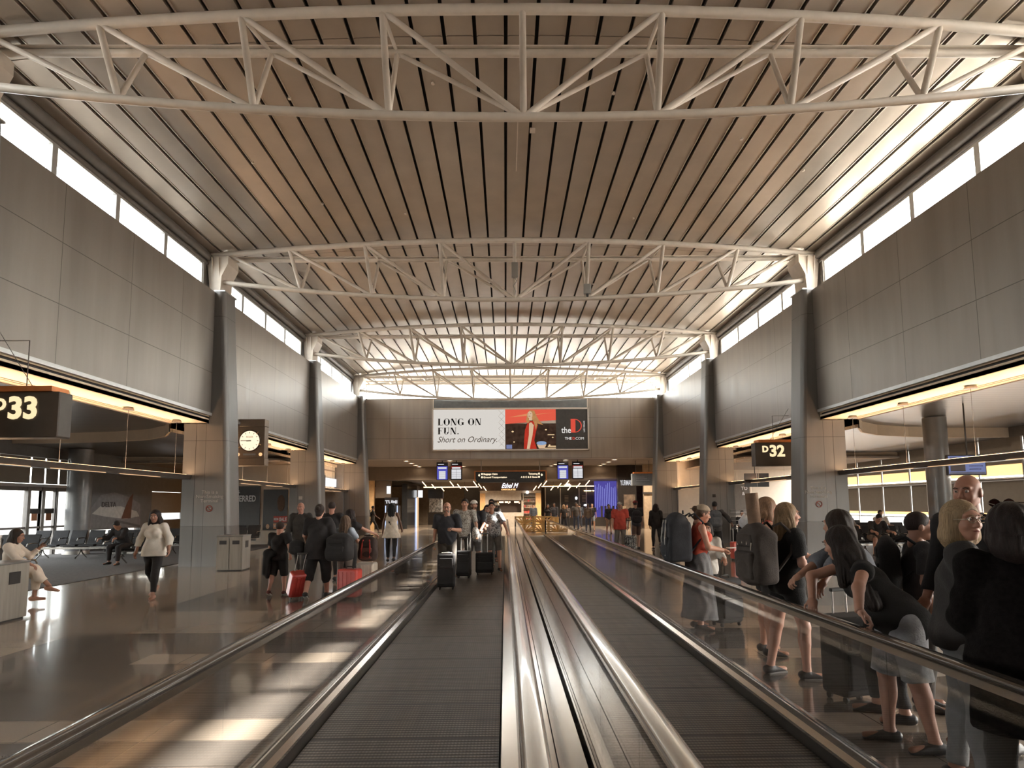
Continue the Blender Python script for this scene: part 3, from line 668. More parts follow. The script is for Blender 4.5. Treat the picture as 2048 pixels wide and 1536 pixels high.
# ---- hanging light bars and their cables, one per bay and side
for sx in (-1, 1):
    sd = 'left' if sx < 0 else 'right'
    for b in range(0, 4):
        y0, y1 = (4.0 if b == 0 else T(b)+.44), T(b+1)-.45
        desc = {0: 'long light bar hanging over the %s side aisle, nearest the camera' % sd, 1: 'long light bar on thin cables between the first two pillars on the %s' % sd,
                2: 'light bar on thin cables beyond the Non-Smoking pillar on the %s' % sd, 3: 'farthest light bar on the %s, next to the end wall' % sd}[b]
        t = thing('light_bar', desc, 'hanging light', (CX+sx*9.5, (y0+y1)/2, 2.55), 0, 'hanging light bars'); L_ = (y1-y0)/2
        MB().prism([(-.15, .05), (-.11, -.07), (.11, -.07), (.15, .05), (.14, .06), (-.14, .06)], -L_, L_).build('bar', BARM, t)
        MB().box(-.05, .05, -L_+.1, L_-.1, .062, .07).build('uplight_strip', WARM, t)
        ad = bpy.data.lights.new('uplight', 'AREA'); ad.shape = 'RECTANGLE'; ad.size = .18; ad.size_y = 2*L_-.3; ad.energy = 6.8*L_; ad.spread = math.radians(62); ad.color = (1, .75, .55)
        al = bpy.data.objects.new('uplight', ad); COL.objects.link(al); al.parent = t; al.location = (0, 0, .075); al.rotation_euler = (math.pi, 0, 0)
        lm = MB(); yy = -L_+.3
        while yy+1.9 < L_: lm.box(.0-sx*.13-.006, .0-sx*.13+.006, yy, yy+1.75, -.074, -.066); yy += 2.28
        lm.build('light_line', WARML, t)
        k = 0
        for j in range(5):
            yc = T(b)+1.15+2.285*j
            if y0+.3 < yc < y1-.3:
                MB().tube([(0, yc-(y0+y1)/2, .04), (0, yc-(y0+y1)/2, 1.56)], .0045, n=6).build('cable', BEAMM, t)
                MB().cyl(0, yc-(y0+y1)/2, 1.50, 1.568, .13, .10, n=18).build('canopy', STEELB, t)

# ---- notices on the pillars
LETW = mat('pale_lettering', (196, 190, 180), rough=.6, var=.03)
REDM = mat('prohibition_red', (150, 70, 50), rough=.5)
for sx in (-1, 1):
    t = thing('notice', 'Non-Smoking lettering on the %s pillar' % ('left' if sx < 0 else 'right'), 'notice', ((-8.5 if sx < 0 else 9.09), T(2)-.436, 2.0))
    for i, s in enumerate(('This is a', 'Non-Smoking', 'Terminal')): text('lettering', s, LETW, t, (0, 0, .07-.125*i), .135, align='CENTER', sx=1.05, ext=.002)
    ring = MB().tube([(.085*math.cos(a), -.004, -.36+.085*math.sin(a)) for a in np.linspace(0, 2*math.pi, 25)[:-1]], .012, n=6, closed=True); ring.tube([(-.06, -.004, -.30), (.06, -.004, -.42)], .010, n=6); ring.build('prohibition_ring', REDM, t)
    MB().box(-.05, .05, -.004, 0, -.37, -.352).build('cigarette', LETW, t)

# ---- gate signs
BRONZE = mat('bronze_panel', (92, 86, 80), rough=.5, metal=.4, var=.08)
ORNG = mat('copper_frame', (224, 140, 80), rough=.45, metal=.2)
LITL = emit('lit_letters', (255, 226, 178), 1.15)
def gate_sign(x0, x1, y, z0, z1, letter, num, label, cat='sign', m=BRONZE, fr=ORNG, hang=4.1, flip=False, tx=.5):
    cx = (x0+x1)/2; w_ = x1-x0; t = thing('gate_sign', label, cat, (cx, y, z0)); h = z1-z0
    MB().rbox(-w_/2, w_/2, 0, .32, 0, h, .03, axis='y').build('sign_box', m, t)
    f = MB(); s = -1 if flip else 1
    f.box(-w_/2+(.12 if not flip else 0), w_/2-(.12 if flip else 0), -.03, .38, h+.004, h+.09); f.box(*sorted((s*(w_/2+.004), s*(w_/2+.05))), -.03, .38, .06, h+.09); f.build('copper_frame', fr, t)
    text('lettering', letter, LITL, t, (-w_/2+w_*tx-.47, -.012, h*.60), .27, off=.012, ext=.006)
    text('lettering', num, LITL, t, (-w_/2+w_*tx-.24, -.012, h*.42), .50, off=.018, ext=.006)
    c = MB(); xw = (-8.58 if cx < 0 else 9.24)-cx
    if hang < 4.3: c.tube([(0, .16, h), (0, .16, 4.5-z0), (xw, .16, 4.5-z0)], .009, n=6); c.tube([(-xw*.3, .16, h), (xw, .16, 4.75-z0)], .006, n=5)
    else: c.tube([(-w_*.3, .16, h), (-w_*.3, .16, hang-z0)], .02, n=6); c.tube([(w_*.3, .16, h), (w_*.3, .16, hang-z0)], .02, n=6)
    c.build('hanger', BEAMM, t)
    return t
gate_sign(8.02, 9.36, 20.2, 2.86, 3.62, 'D', '32', 'gate sign D32 hanging beyond the right Non-Smoking pillar', hang=4.14, tx=.52)
gate_sign(-8.68, -7.33, 10.4, 2.84, 3.60, 'D', '33', 'gate sign D33 at the left edge of the picture', hang=4.12, flip=True, tx=.56)
t = gate_sign(8.0, 9.4, 40.0, 2.84, 3.6, '', '', 'small grey directory sign with copper frame beside the far right pillar', m=mat('sign_grey_blue', (104, 108, 112), rough=.5), hang=4.42)
for i in range(3): MB().box(-.45, .1+.15*i, -.012, -.004, .52-.1*i, .55-.1*i).build('text_line', mat('faint_lettering', (150, 152, 158)), t)

# ---- wall clock on the left
t = thing('clock', 'bronze clock box with a round lit dial, hanging on the left wall', 'clock', (-8.22, 20.4, 3.0))
BR2 = mat('clock_bronze', (136, 120, 104), rough=.45, metal=.5, var=.05)
MB().rbox(-.48, .48, 0, .32, .24, 1.26, .02, axis='y').build('case', BR2, t); MB().rbox(-.50, .50, -.02, .34, 0, .235, .02, axis='y').build('lower_band', BR2, t); MB().rbox(-.48, .48, -.02, .34, 1.265, 1.5, .02, axis='y').build('upper_band', BR2, t)
rg = MB().tube([(.0+.335*math.cos(a), -.005, .80+.335*math.sin(a)) for a in np.linspace(0, 2*math.pi, 41)[:-1]], .02, n=8, closed=True); rg.build('bezel', mat('clock_bezel', (80, 62, 50), rough=.4, metal=.6), t)
MB().disc((0, -.01, .80), .32, (0, 1, 0), .012, n=40).build('dial', emit('clock_dial', (255, 232, 200), 1.25), t)
mk = MB()
for i in range(12):
    a = math.pi/6*i; mk.tube([(.24*math.sin(a), -.022, .8+.24*math.cos(a)), (.285*math.sin(a), -.022, .8+.285*math.cos(a))], .008, n=4, sm=False)
mk.build('hour_mark', DARKM, t)
MB().tube([(.02, -.026, .8), (-.26, -.026, .805)], .009, n=4, sm=False).build('minute_hand', DARKM, t); MB().tube([(.05, -.024, .8), (-.1, -.024, .795)], .016, n=4, sm=False).build('hour_hand', DARKM, t)
text('lettering', 'ROLEX', mat('gilt_lettering', (170, 130, 90)), t, (0, -.02, .9), .07, align='CENTER')
PK = emit('amber_lamp', (255, 196, 140), 1.2)
for x in (-.36, .36): MB().disc((x, -.004, .36), .055, (0, 1, 0), .02, n=16).build('small_lamp', PK, t)
MB().box(-.2, .2, -.006, .0, .33, .39).build('plate', mat('clock_plate', (140, 144, 146), rough=.4), t)
for a in (45, -20, 215): MB().tube([(.31*math.cos(math.radians(a)), -.02, .8+.31*math.sin(math.radians(a))), (.40*math.cos(math.radians(a)), -.05, .8+.40*math.sin(math.radians(a)))], .014, n=6).build('bracket', mat('brass', (230, 190, 140), rough=.3, metal=.7), t)

# ---- cabinets (litter and recycling)
LAM = mat('grey_laminate', (138, 130, 120), rough=.5, var=.14, scale=3, stretch=(6, 6, .3))
STN = mat('worktop_grey', (120, 116, 112), rough=.35)
def bin_(x, y, rz, label, w_=.66, d=.66, h=.9):
    t = thing('litter_bin', label, 'bin', (x, y, 0), rz)
    MB().box(-w_/2, w_/2, -d/2, d/2, .03, h).build('cabinet', LAM, t); MB().box(-w_/2+.03, w_/2-.03, -d/2+.03, d/2-.03, 0, .03).build('plinth', DARKM, t)
    MB().rbox(-w_/2-.02, w_/2+.02, -d/2-.02, d/2+.02, h, h+.03, .02).build('top', STN, t)
    for s in (-1, 1):
        MB().box(w_*.02 if s > 0 else -w_/2+.03, w_/2-.03 if s > 0 else -w_*.02, -d/2-.012, -d/2, .08, h-.05).build('door', LAM, t)
        MB().box(s*w_*.25-.09, s*w_*.25+.09, -d/2-.02, -d/2-.012, h-.2, h-.1).build('slot', DARKM, t)
    MB().box(w_/2, w_/2+.008, -.1, .12, h-.3, h-.12).build('sticker', DARKM, t)
    return t
bin_(-7.32, 17.35, math.radians(4), 'grey laminate litter cabinet standing against the left Non-Smoking pillar')
bin_(-7.63, 9.80, 0, 'grey laminate litter cabinet at the left edge of the picture, near the seated woman', w_=.42, d=.6, h=.85)

# ---- gang seats
LEATH = mat('black_seat_leather', (44, 42, 41), rough=.6, var=.1, spec=.3)
CHROME = mat('polished_seat_metal', (196, 192, 186), rough=.2, metal=1)
_seats = {}
def gang(n, loc, rz, label):
    W = .58; t = thing('gang_seat', label, 'airport seating', loc, rz, 'rows of linked lounge seats')
    if n in _seats:
        for ch in _seats[n].children: c = ch.copy(); c.parent = t; COL.objects.link(c)
        return t
    _seats[n] = t; H = n*W/2
    MB().rbox(-H+.1, H-.1, -.04, .04, .30, .38, .01, axis='x').build('beam', CHROME, t)
    for i in range(n):
        x = -H+W*(i+.5)
        MB().rbox(x-.25, x+.25, -.27, .24, .40, .47, .03, axis='x').build('seat', LEATH, t)
        b = MB(); b.add([(x-.25, .22, .46), (x+.25, .22, .46), (x+.25, .40, .92), (x-.25, .40, .92), (x-.25, .27, .45), (x+.25, .27, .45), (x+.25, .44, .92), (x-.25, .44, .92)], [(0, 1, 2, 3), (7, 6, 5, 4), (3, 2, 6, 7), (0, 3, 7, 4), (1, 5, 6, 2), (0, 4, 5, 1)]); b.build('backrest', LEATH, t, bevel=.02)
    for i in range(n+1):
        x = -H+W*i; x = min(max(x, -H+.02), H-.02)
        a = MB(); a.tube([(x, .22, .40), (x, .26, .66), (x, .1, .68), (x, -.2, .67), (x, -.24, .6)], .018, n=6); a.build('armrest', CHROME, t)
    for x in ([-H+W*.7, H-W*.7] if n < 6 else [-H+W*.9, 0, H-W*.9]):
        l = MB(); l.tube([(x, -.30, .02), (x, -.05, .18), (x, 0, .34)], .022, n=6); l.tube([(x, .34, .02), (x, .08, .18), (x, 0, .34)], .022, n=6); l.build('leg', CHROME, t)
    return t
Z0 = .012
gang(3, (-10.95, 19.2, Z0), math.radians(4), 'row of black linked seats behind the woman in the white blouse')
gang(4, (-14.6, 18.3, Z0), math.radians(4), 'short row of black linked seats left of the round column')
gang(6, (-14.2, 21.6, Z0), math.radians(4), 'second row of black linked seats in the left lounge, nearer the windows')
gang(5, (-13.9, 15.6, Z0), math.radians(4), 'row of black linked seats in the left lounge behind the seated woman')
gang(4, (-9.35, 11.6, 0), math.radians(96), 'short row of black linked seats the seated woman in cream sits on')
gang(5, (-10.9, 23.2, 0), math.radians(6), 'row of grey linked seats beyond the left Non-Smoking pillar')
gang(5, (-11.6, 26.3, 0), math.radians(6), 'farther row of linked seats under the airline poster')
gang(6, (12.6, 20.1, Z0), math.radians(-4), 'row of black linked seats in the right lounge with the man in shorts')
gang(6, (13.2, 23.6, Z0), math.radians(-4), 'second row of black linked seats in the right lounge')
gang(6, (13.6, 27.2, Z0), math.radians(-4), 'farthest row of black linked seats in the right lounge, near the windows')
gang(5, (11.2, 26.4, 0), math.radians(-4), 'row of linked seats beyond the right Non-Smoking pillar')

# ---- screens in the right lounge
t = thing('television', 'lit television showing a travel page, hung in the right lounge above the tall man', 'television', (11.75, 16.0, 2.35))
MB().rbox(-.5, .5, 0, .07, 0, .52, .015, axis='y').build('casing', DARKM, t); MB().box(-.47, .47, -.006, 0, .03, .49).build('screen', emit('screen_blue', (150, 160, 214), .55), t)
MB().box(-.43, -.05, -.012, -.006, .1, .45).build('picture', mat('screen_photo', (70, 62, 66)), t)
MB().box(-.45, .45, -.012, -.006, .03, .08).build('caption_band', mat('screen_band', (110, 116, 150)), t)
for i in range(4): MB().box(.05, .4-.05*(i % 2), -.012, -.006, .38-.08*i, .405-.08*i).build('text_line', mat('screen_text', (96, 104, 160)), t)
MB().tube([(.05, .04, .5), (.05, .04, 1.85)], .018, n=6).build('hanger_pole', DARKM, t)
t = thing('television', 'dark switched-off pair of screens hung below gate sign D32', 'television', (9.95, 25.0, 2.32))
MB().rbox(-.48, .48, 0, .07, 0, .54, .012, axis='y').build('casing', mat('screen_off', (42, 36, 34), rough=.25), t); MB().box(-.008, .008, -.008, 0, .01, .53).build('joint', STEELB, t); MB().tube([(-.06, .04, .5), (-.06, .04, 1.55)], .018, n=6).build('hanger_pole', DARKM, t)

# ---- posters on the end walls of the lounges
PDARK = mat('poster_dark', (52, 47, 43), rough=.35)
t = thing('poster', 'large dark airline poster reading PREFERRED in the left lounge', 'poster', (-12.1, 29.19, .62)); t.scale = (.75, 1, .82)
MB().box(-1.2, 1.2, 0, .05, 0, 2.45).build('panel', PDARK, t); PW = mat('poster_white_text', (226, 226, 226), rough=.5)
text('lettering', 'LINES.', PW, t, (-.50, -.01, 2.06), .22, off=.004, sx=.8); text('lettering', 'PREFERRED', PW, t, (.95, -.01, 1.60), .47, sx=.74, off=.012, align='RIGHT'); text('lettering', 'R.', PW, t, (-.52, -.01, 1.18), .40, off=.012, sx=.7)
t = thing('poster', 'dark poster with a face and a red KIDS SALE banner', 'poster', (-10.5, 29.19, .62)); t.scale = (.58, 1, .84)
MB().box(-.95, .95, 0, .05, 0, 2.2).build('panel', PDARK, t)
fc = MB(); fc.ell((.45, -.01, 1.45), (.30, .02, .45), 16, 10); fc.build('face', mat('poster_face', (96, 76, 62), rough=.6), t)
MB().box(-.1, .95, -.02, 0, .42, .76).build('banner', mat('poster_red', (170, 62, 48), rough=.5), t); text('lettering', 'KIDS', PW, t, (-.07, -.03, .54), .17, off=.005); text('lettering', '$ALE', PW, t, (.34, -.03, .49), .27, off=.008)
MB().box(-.1, .95, -.02, 0, .08, .36).build('lower_banner', mat('poster_peach', (216, 160, 120), rough=.5), t); MB().box(-.05, .9, -.026, -.02, .2, .25).build('text_line', PW, t)
MB().disc((-.55, -.01, .2), .13, (0, 1, 0), .02).build('roundel', mat('poster_roundel', (190, 160, 130)), t)
t = thing('poster', 'tall framed grey poster ending in TO beside the third pillar on the right', 'poster', (13.4, 36.44, .9))
MB().rbox(-.75, .75, 0, .06, 0, 2.0, .02, axis='y').build('frame', WHITE, t); MB().box(-.66, .66, -.01, 0, .08, 1.92).build('panel', mat('poster_grey', (104, 98, 92), rough=.3), t); text('lettering', 'TO', PW, t, (.16, -.02, 1.55), .26, off=.006); text('lettering', '&', PW, t, (.2, -.02, 1.25), .26, off=.006)
t = tag(MB().box(8.98, 9.12, T(3)-.45, T(3)-.433, 1.95, 2.08).build('wall_switch', DARKM), 'small dark switch plate on the third pillar on the right', 'switch')
t = tag(MB().box(-8.9, -8.75, T(3)-.45, T(3)-.433, 1.98, 2.12).build('wall_switch', LETW), 'small white switch plate on the third pillar on the left', 'switch')
t = tag(MB().box(-12.9, -10.0, 28.8, 29.15, .0, .58).build('heater_cabinet', CREAMW), 'long low white cabinet under the posters in the left lounge', 'cabinet')
# stanchion by the left lounge
t = thing('stanchion', 'grey queue post standing among the seats of the left lounge', 'post', (-11.75, 15.0, Z0)); MB().cyl(0, 0, .03, 1.0, .035, n=14).build('pole', STEELB, t); MB().cyl(0, 0, 0, .03, .17, .15, n=20).build('base', STEELB, t); MB().cyl(0, 0, 1.0, 1.06, .05, n=14).build('head', STEELB, t)
# ================================================================ end wall sign
def D_glyph(mb, ch, x, z, h, slant=0):
    """high-contrast display capitals from thick and thin strokes; returns the advance"""
    th, tn = h*.27, h*.05; P = []
    def q(x0, x1, z0, z1): mb.box(x+x0+slant*z0*0, x+x1, -.006, 0, z+z0, z+z1)
    def bow(cx, cz, rx, rz, a0, a1, w_):
        A = np.linspace(a0, a1, 15); V = []; F = []
        for a in A:
            c, s_ = math.cos(math.radians(a)), math.sin(math.radians(a)); t_ = tn+(w_-tn)*abs(c)**1.5
            for rr in (0, 1): V.append((x+cx+(rx-rr*t_)*c, -.006, z+cz+(rz-rr*min(tn*1.2, t_))*s_))
        for i in range(len(A)-1): F.append((2*i, 2*i+2, 2*i+3, 2*i+1)); F.append((2*i+1, 2*i+3, 2*i+2, 2*i))
        mb.add(V, F)
    def dia(x0, z0, x1, z1, w_): mb.add([(x+x0, -.006, z+z0), (x+x0+w_, -.006, z+z0), (x+x1, -.006, z+z1), (x+x1-w_, -.006, z+z1)], [(0, 1, 2, 3), (3, 2, 1, 0)])
    if ch == 'L': q(.06*h, .06*h+th, 0, h); q(0, .36*h, h-tn, h); q(0, .68*h, 0, tn); q(.66*h, .70*h, 0, .25*h); return .80*h
    if ch == 'F': q(.06*h, .06*h+th, 0, h); q(0, .36*h, 0, tn); q(0, .70*h, h-tn, h); q(.66*h, .70*h, h*.78, h); q(.3*h, .5*h, .5*h, .5*h+tn); q(.48*h, .52*h, .38*h, .64*h); return .80*h
    if ch == 'O': bow(.47*h, .5*h, .47*h, .52*h, 0, 360, th); return 1.02*h
    if ch == 'N': q(.06*h, .06*h+tn*1.3, 0, h); q(.74*h, .74*h+tn*1.3, 0, h); dia(.70*h, 0, .16*h, h, -0+.01) if False else None; mb.add([(x+.02*h, -.006, z+h), (x+.30*h, -.006, z+h), (x+.80*h, -.006, z), (x+.60*h, -.006, z)], [(0, 1, 2, 3), (3, 2, 1, 0)]); q(-.02*h, .18*h, 0, tn); q(.64*h, .88*h, h-tn, h); return .96*h
    if ch == 'G': bow(.47*h, .5*h, .47*h, .52*h, 45, 330, th); q(.62*h, .62*h+th, .05*h, .42*h); q(.55*h, .94*h, .42*h, .42*h+tn); q(.78*h, .82*h, .70*h, .98*h); return 1.02*h
    if ch == 'U': q(.08*h, .08*h+th, .3*h, h); q(0, .42*h, h-tn, h); q(.70*h, .70*h+tn*1.3, .3*h, h); q(.58*h, .86*h, h-tn, h); bow(.41*h, .32*h, .335*h, .34*h, 180, 360, th*.8); return .96*h
    if ch == '.': mb.disc((x+.12*h, -.003, z+.09*h), .10*h, (0, 1, 0), .006, 16); return .3*h
    return .42*h
t = thing('billboard', 'wide backlit billboard LONG ON FUN on the end wall', 'billboard', (.335, END-.14, 4.9))
W2, HH = 4.655, 2.52
fr = MB(); fr.box(-W2, W2, -.06, .14, 0, .07); fr.box(-W2, W2, -.06, .14, HH-.07, HH); fr.box(-W2, -W2+.07, -.06, .14, 0, HH); fr.box(W2-.07, W2, -.06, .14, 0, HH); fr.box(-W2+.05, W2-.05, .0, .14, .02, HH-.02)
fr.build('frame', WHITE, t)
MB().box(-W2+.07, -.32, -.02, -.004, .07, HH-.07).build('white_field', emit('billboard_white', (238, 232, 224), .80, var=.01), t)
BD = mat('billboard_dark_ink', (60, 54, 48), rough=.7)
tx = MB(); x = -4.32
for ch in 'LONG ON': x += D_glyph(tx, ch, x, 1.52, .40)*1.0+.02
tx.v = [(a, b-.022, c) for a, b, c in tx.v]; tx.build('headline', BD, t); tx = MB()
x = -4.32
for ch in 'FUN.': x += D_glyph(tx, ch, x, .98, .40)+.02
tx.v = [(a, b-.022, c) for a, b, c in tx.v]; struct_ = tx.build('headline', BD, t)
text('lettering', 'Short on Ordinary.', mat('billboard_brown_ink', (104, 84, 68), rough=.7), t, (-4.36, -.026, .50), .50, shear=.35, sx=.92, ext=.002)
lt = MB()
for i in range(6):
    for (x0, s) in ((-.72, 1), (-.36, -1)): lt.tube([(x0, -.022, .2+.37*i), (x0+s*.36, -.022, .2+.37*i+.37)], .006, n=4, sm=False)
lt.build('lattice_line', mat('billboard_pale_line', (206, 198, 190)), t)
MB().box(-.32, 2.70, -.02, -.004, .07, 1.60).build('casino_floor', emit('billboard_brown', (84, 62, 50), .5, var=.9, scale=3.5), t)
MB().add([(-.32, -.022, 1.58), (2.70, -.022, 1.80), (2.70, -.022, HH-.07), (-.32, -.022, HH-.07)], [(0, 1, 2, 3)]).build('red_sky', emit('billboard_red', (240, 100, 78), .85, var=.02), t)
MB().add([(-.1, -.024, 1.98), (.9, -.024, 2.05), (2.6, -.024, 2.25), (1.5, -.024, 2.12), (1.0, -.024, 2.2), (.3, -.024, 2.06)], [tuple(range(6))]).build('red_sky_streak', emit('billboard_orange', (238, 146, 100), .85), t)
SKA = emit('advert_skin', (236, 200, 164), .8, var=.05); HRA = emit('advert_hair', (206, 150, 96), .75, var=.3, scale=9); DRA = emit('advert_dress', (206, 62, 46), .75, var=.2, scale=6)
g = MB(); g.add([(.78, -.026, .07), (1.55, -.026, .07), (1.40, -.026, .6), (1.5, -.026, 1.1), (1.62, -.026, 1.5), (1.30, -.026, 1.85), (1.05, -.026, 1.75), (.85, -.026, 1.2), (.80, -.026, .6)], [tuple(range(9))]); g.build('advert_dress', DRA, t)
g = MB(); g.add([(.95, -.03, .07), (1.12, -.03, .07), (1.30, -.03, .9), (1.38, -.03, 1.5), (1.22, -.03, 1.68), (1.1, -.03, 1.6), (1.08, -.03, .9)], [tuple(range(7))]); g.build('advert_arm', SKA, t)
g = MB(); g.add([(1.0, -.028, 2.2), (1.15, -.028, 2.40), (1.42, -.028, 2.38), (1.52, -.028, 2.1), (1.75, -.028, 1.7), (1.95, -.028, 1.5), (1.6, -.028, 1.6), (1.5, -.028, 1.2), (1.38, -.028, 1.7), (1.2, -.028, 1.8), (1.05, -.028, 1.6), (.92, -.028, 1.75)], [tuple(range(12))]); g.build('advert_hair', HRA, t)
g = MB(); g.ell((1.16, -.031, 2.12), (.15, .004, .22), 18, 12); g.box(1.1, 1.28, -.032, -.03, 1.75, 1.95); g.build('advert_face', SKA, t)
g = MB(); g.tube([(1.06, -.036, 2.05), (1.18, -.036, 2.04)], .012, n=4, sm=False); g.tube([(1.05, -.036, 2.17), (1.10, -.036, 2.17)], .010, n=4, sm=False); g.tube([(1.17, -.036, 2.18), (1.23, -.036, 2.18)], .010, n=4, sm=False); g.box(1.1, 1.34, -.037, -.035, 1.74, 1.78); g.build('advert_feature', BD, t)
g = MB(); g.ell((1.83, -.026, .42), (.30, .004, .12), 16, 8); g.build('blue_cup', emit('billboard_blue', (150, 176, 214), .8, var=.3, scale=12), t)
g = MB(); g.add([(1.55, -.027, .34), (2.12, -.027, .34), (2.0, -.027, .1), (1.68, -.027, .1)], [(0, 1, 2, 3)]); g.build('fingers', SKA, t)
g = MB()
for (a, b, r) in ((.12, 1.12, .07), (2.1, 1.22, .06), (2.5, .76, .05), (2.3, .3, .06), (.2, .5, .05)): g.ell((a, -.024, b), (r, .004, r*.7), 10, 6)
g.box(2.2, 2.68, -.025, -.022, .2, .26); g.box(1.75, 2.68, -.025, -.022, .1, .14); g.box(2.2, 2.6, -.025, -.022, .9, .94); g.build('casino_light', emit('billboard_glint', (255, 220, 170), .9), t)
MB().box(-.26, .08, -.025, -.02, .1, .34).build('small_screen', emit('billboard_screen', (150, 160, 210), .6), t)
MB().box(2.70, W2-.07, -.02, -.004, .07, HH-.07).build('charcoal_field', mat('billboard_charcoal', (76, 72, 68), rough=.5), t)
WT = emit('billboard_lit_white', (244, 240, 234), .85); RD = emit('billboard_lit_red', (232, 88, 70), .85)
text('lettering', 'the', WT, t, (3.02, -.03, 1.02), .52, sx=.85, off=.004, ext=.002); 
dg = MB(); dg.box(3.58, 3.86, -.03, -.02, 1.04, 1.86)
V = []; F = []
for i, a in enumerate(np.linspace(-90, 90, 21)):
    for rr in (1, .86): V.append((3.80+.44*rr*math.cos(math.radians(a)), -.028, 1.45+.41*(rr if rr == 1 else .9)*math.sin(math.radians(a))))
for i in range(20): F.append((2*i, 2*i+2, 2*i+3, 2*i+1))
dg.add(V, F); dg.build('letter_d', RD, t)
text('lettering', 'LAS VEGAS', WT, t, (4.42, -.03, 1.06), .14, rot=(math.pi/2, -math.pi/2, 0), ext=.002)
text('lettering', 'THE', WT, t, (3.22, -.03, .62), .22, off=.004, ext=.002); text('lettering', 'D', RD, t, (3.66, -.03, .62), .22, off=.004, ext=.002); text('lettering', '.COM', WT, t, (3.80, -.03, .62), .22, ext=.002)
tag(struct(MB().box(-4.25, 4.92, END-.05, END-.01, 7.47, 7.98).build('window_500', mat('blue_grey_glass', (150, 158, 164), rough=.12, metal=.6))), 'band of blue-grey glass above the billboard')
f = MB(); f.box(-4.30, -4.25, END-.08, END-.01, 7.43, 8.0); f.box(4.92, 4.97, END-.08, END-.01, 7.43, 8.0); f.box(-4.30, 4.97, END-.08, END-.01, 7.42, 7.47); struct(f.build('trim_90', WHITE))

# ================================================================ hall beyond the end wall
DKC = mat('dark_hall_ceiling', (112, 100, 90), rough=.7, var=.05); BROWN = mat('brown_wall', (120, 106, 92), rough=.7, var=.06)
struct(MB().box(-17, 17.5, END+.4, 45.2, 4.42, 4.6).build('ceiling_far', DKC))
struct(MB().box(-17, 17.5, 45.0, 45.3, 3.5, 4.5).build('trim_91', BROWN))
struct(MB().box(-17, 17.5, 45.3, 62, 3.5, 3.7).build('ceiling_far_low', mat('hall_ceiling_darker', (84, 76, 69), rough=.7)))
struct(MB().box(-17, 17.5, 61.6, 62, -.1, 7.5).build('wall_far', mat('far_beige_wall', (176, 156, 132), rough=.8)))
struct(MB().box(-17.3, -17, 36.6, 62, 0, 7.5).build('wall_far_left', BROWN)); struct(MB().box(17.4, 17.7, 36.6, 62, 0, 7.5).build('wall_far_right', BROWN))
struct(MB().box(-17.2, 17.6, 61.9, 62.1, 3.5, 7.6).build('wall_far_top', BROWN))
DL = emit('downlight_disc', (255, 232, 200), 14)
def downlight(x, y, z, lab):
    t = thing('downlight', lab, 'ceiling light', (x, y, z), 0, 'downlights in the far ceiling')
    MB().cyl(0, 0, -.012, 0, .15, n=16).build('lens', DL, t); MB().tube([(.17*math.cos(a), .17*math.sin(a), -.01) for a in np.linspace(0, 2*math.pi, 17)[:-1]], .02, n=6, closed=True).build('trim_ring', WHITE, t)
for i, y in enumerate((38.8, 40.9, 43.0, 44.6)):
    for x, s in ((-6.05, 'outer left'), (6.7, 'outer right'), (-3.4, 'inner left'), (3.7, 'inner right')):
        downlight(x+(.15*i if abs(x) < 5 else 0)*(1 if x < 0 else -1), y, 4.42, 'round downlight, %s in the %s row line beyond the end wall' % (('nearest', 'second', 'third', 'farthest')[i], s))
for i, (x, y) in enumerate(((-6.05, 39.8), (6.7, 39.8), (-6.05, 43.2), (6.7, 43.2), (-3, 41.5), (3.4, 41.5), (-5, 48), (-1.2, 47.5), (2.2, 47.5), (5.4, 48), (-4.5, 56), (5, 50.5), (-9.5, 42), (9.8, 42))):  # added fill spots that brighten the far hall, apart from the downlight discs
    z = 4.25 if y < 45 else 3.32
    ld = bpy.data.lights.new('hall_fill', 'SPOT'); ld.energy = 330 if y < 45 else 420; ld.spot_size = math.radians(150); ld.spot_blend = .6; ld.shadow_soft_size = .15; ld.color = (1, .84, .66)
    lo_ = bpy.data.objects.new('hall_fill', ld); COL.objects.link(lo_); lo_.location = (x, y, z)
# slanted strip lights in the lower ceiling
for si, (x0, dx) in enumerate(((-5.9, .5), (-3.9, .42), (-2.2, .3), (2.9, -.3), (4.5, -.42), (6.0, -.5))):
    for j in range(3):
        y = 46.3+1.6*j; x = x0+dx*j
        t = thing('strip_light', 'thin slanting strip light, %s in the %s line from the left' % (('front', 'middle', 'rear')[j], ('first', 'second', 'third', 'fourth', 'fifth', 'sixth')[si]), 'ceiling light', (x, y, 3.40-.14*j), 0, 'slanting strip lights'); sg = 1 if dx > 0 else -1
        MB().tube([(-.10*sg, -.3, 0), (.10*sg, .3, -.30)], .026, n=6).build('tube', emit('strip_tube', (255, 214, 160), 9), t); MB().tube([(-.08*sg, -.25, 0), (-.08*sg, -.25, .1+.14*j)], .010, n=4).build('stem', DARKM, t)
# glowing cove at the far end
for (x0, x1, nm) in ((-6.5, -2.1, 'left'), (2.8, 7.2, 'right')):
    tag(MB().box(x0, x1, 50.6, 50.75, 3.1, 3.17).build('cove_light', emit('cove_glow', (255, 214, 160), 4)), 'warm glowing cove line %s of the chocolate kiosk' % nm, 'cove light')
    struct(MB().box(x0, x1, 50.5, 50.8, 3.17, 3.5).build('trim_%d' % (92 if x0 < 0 else 93), BROWN))
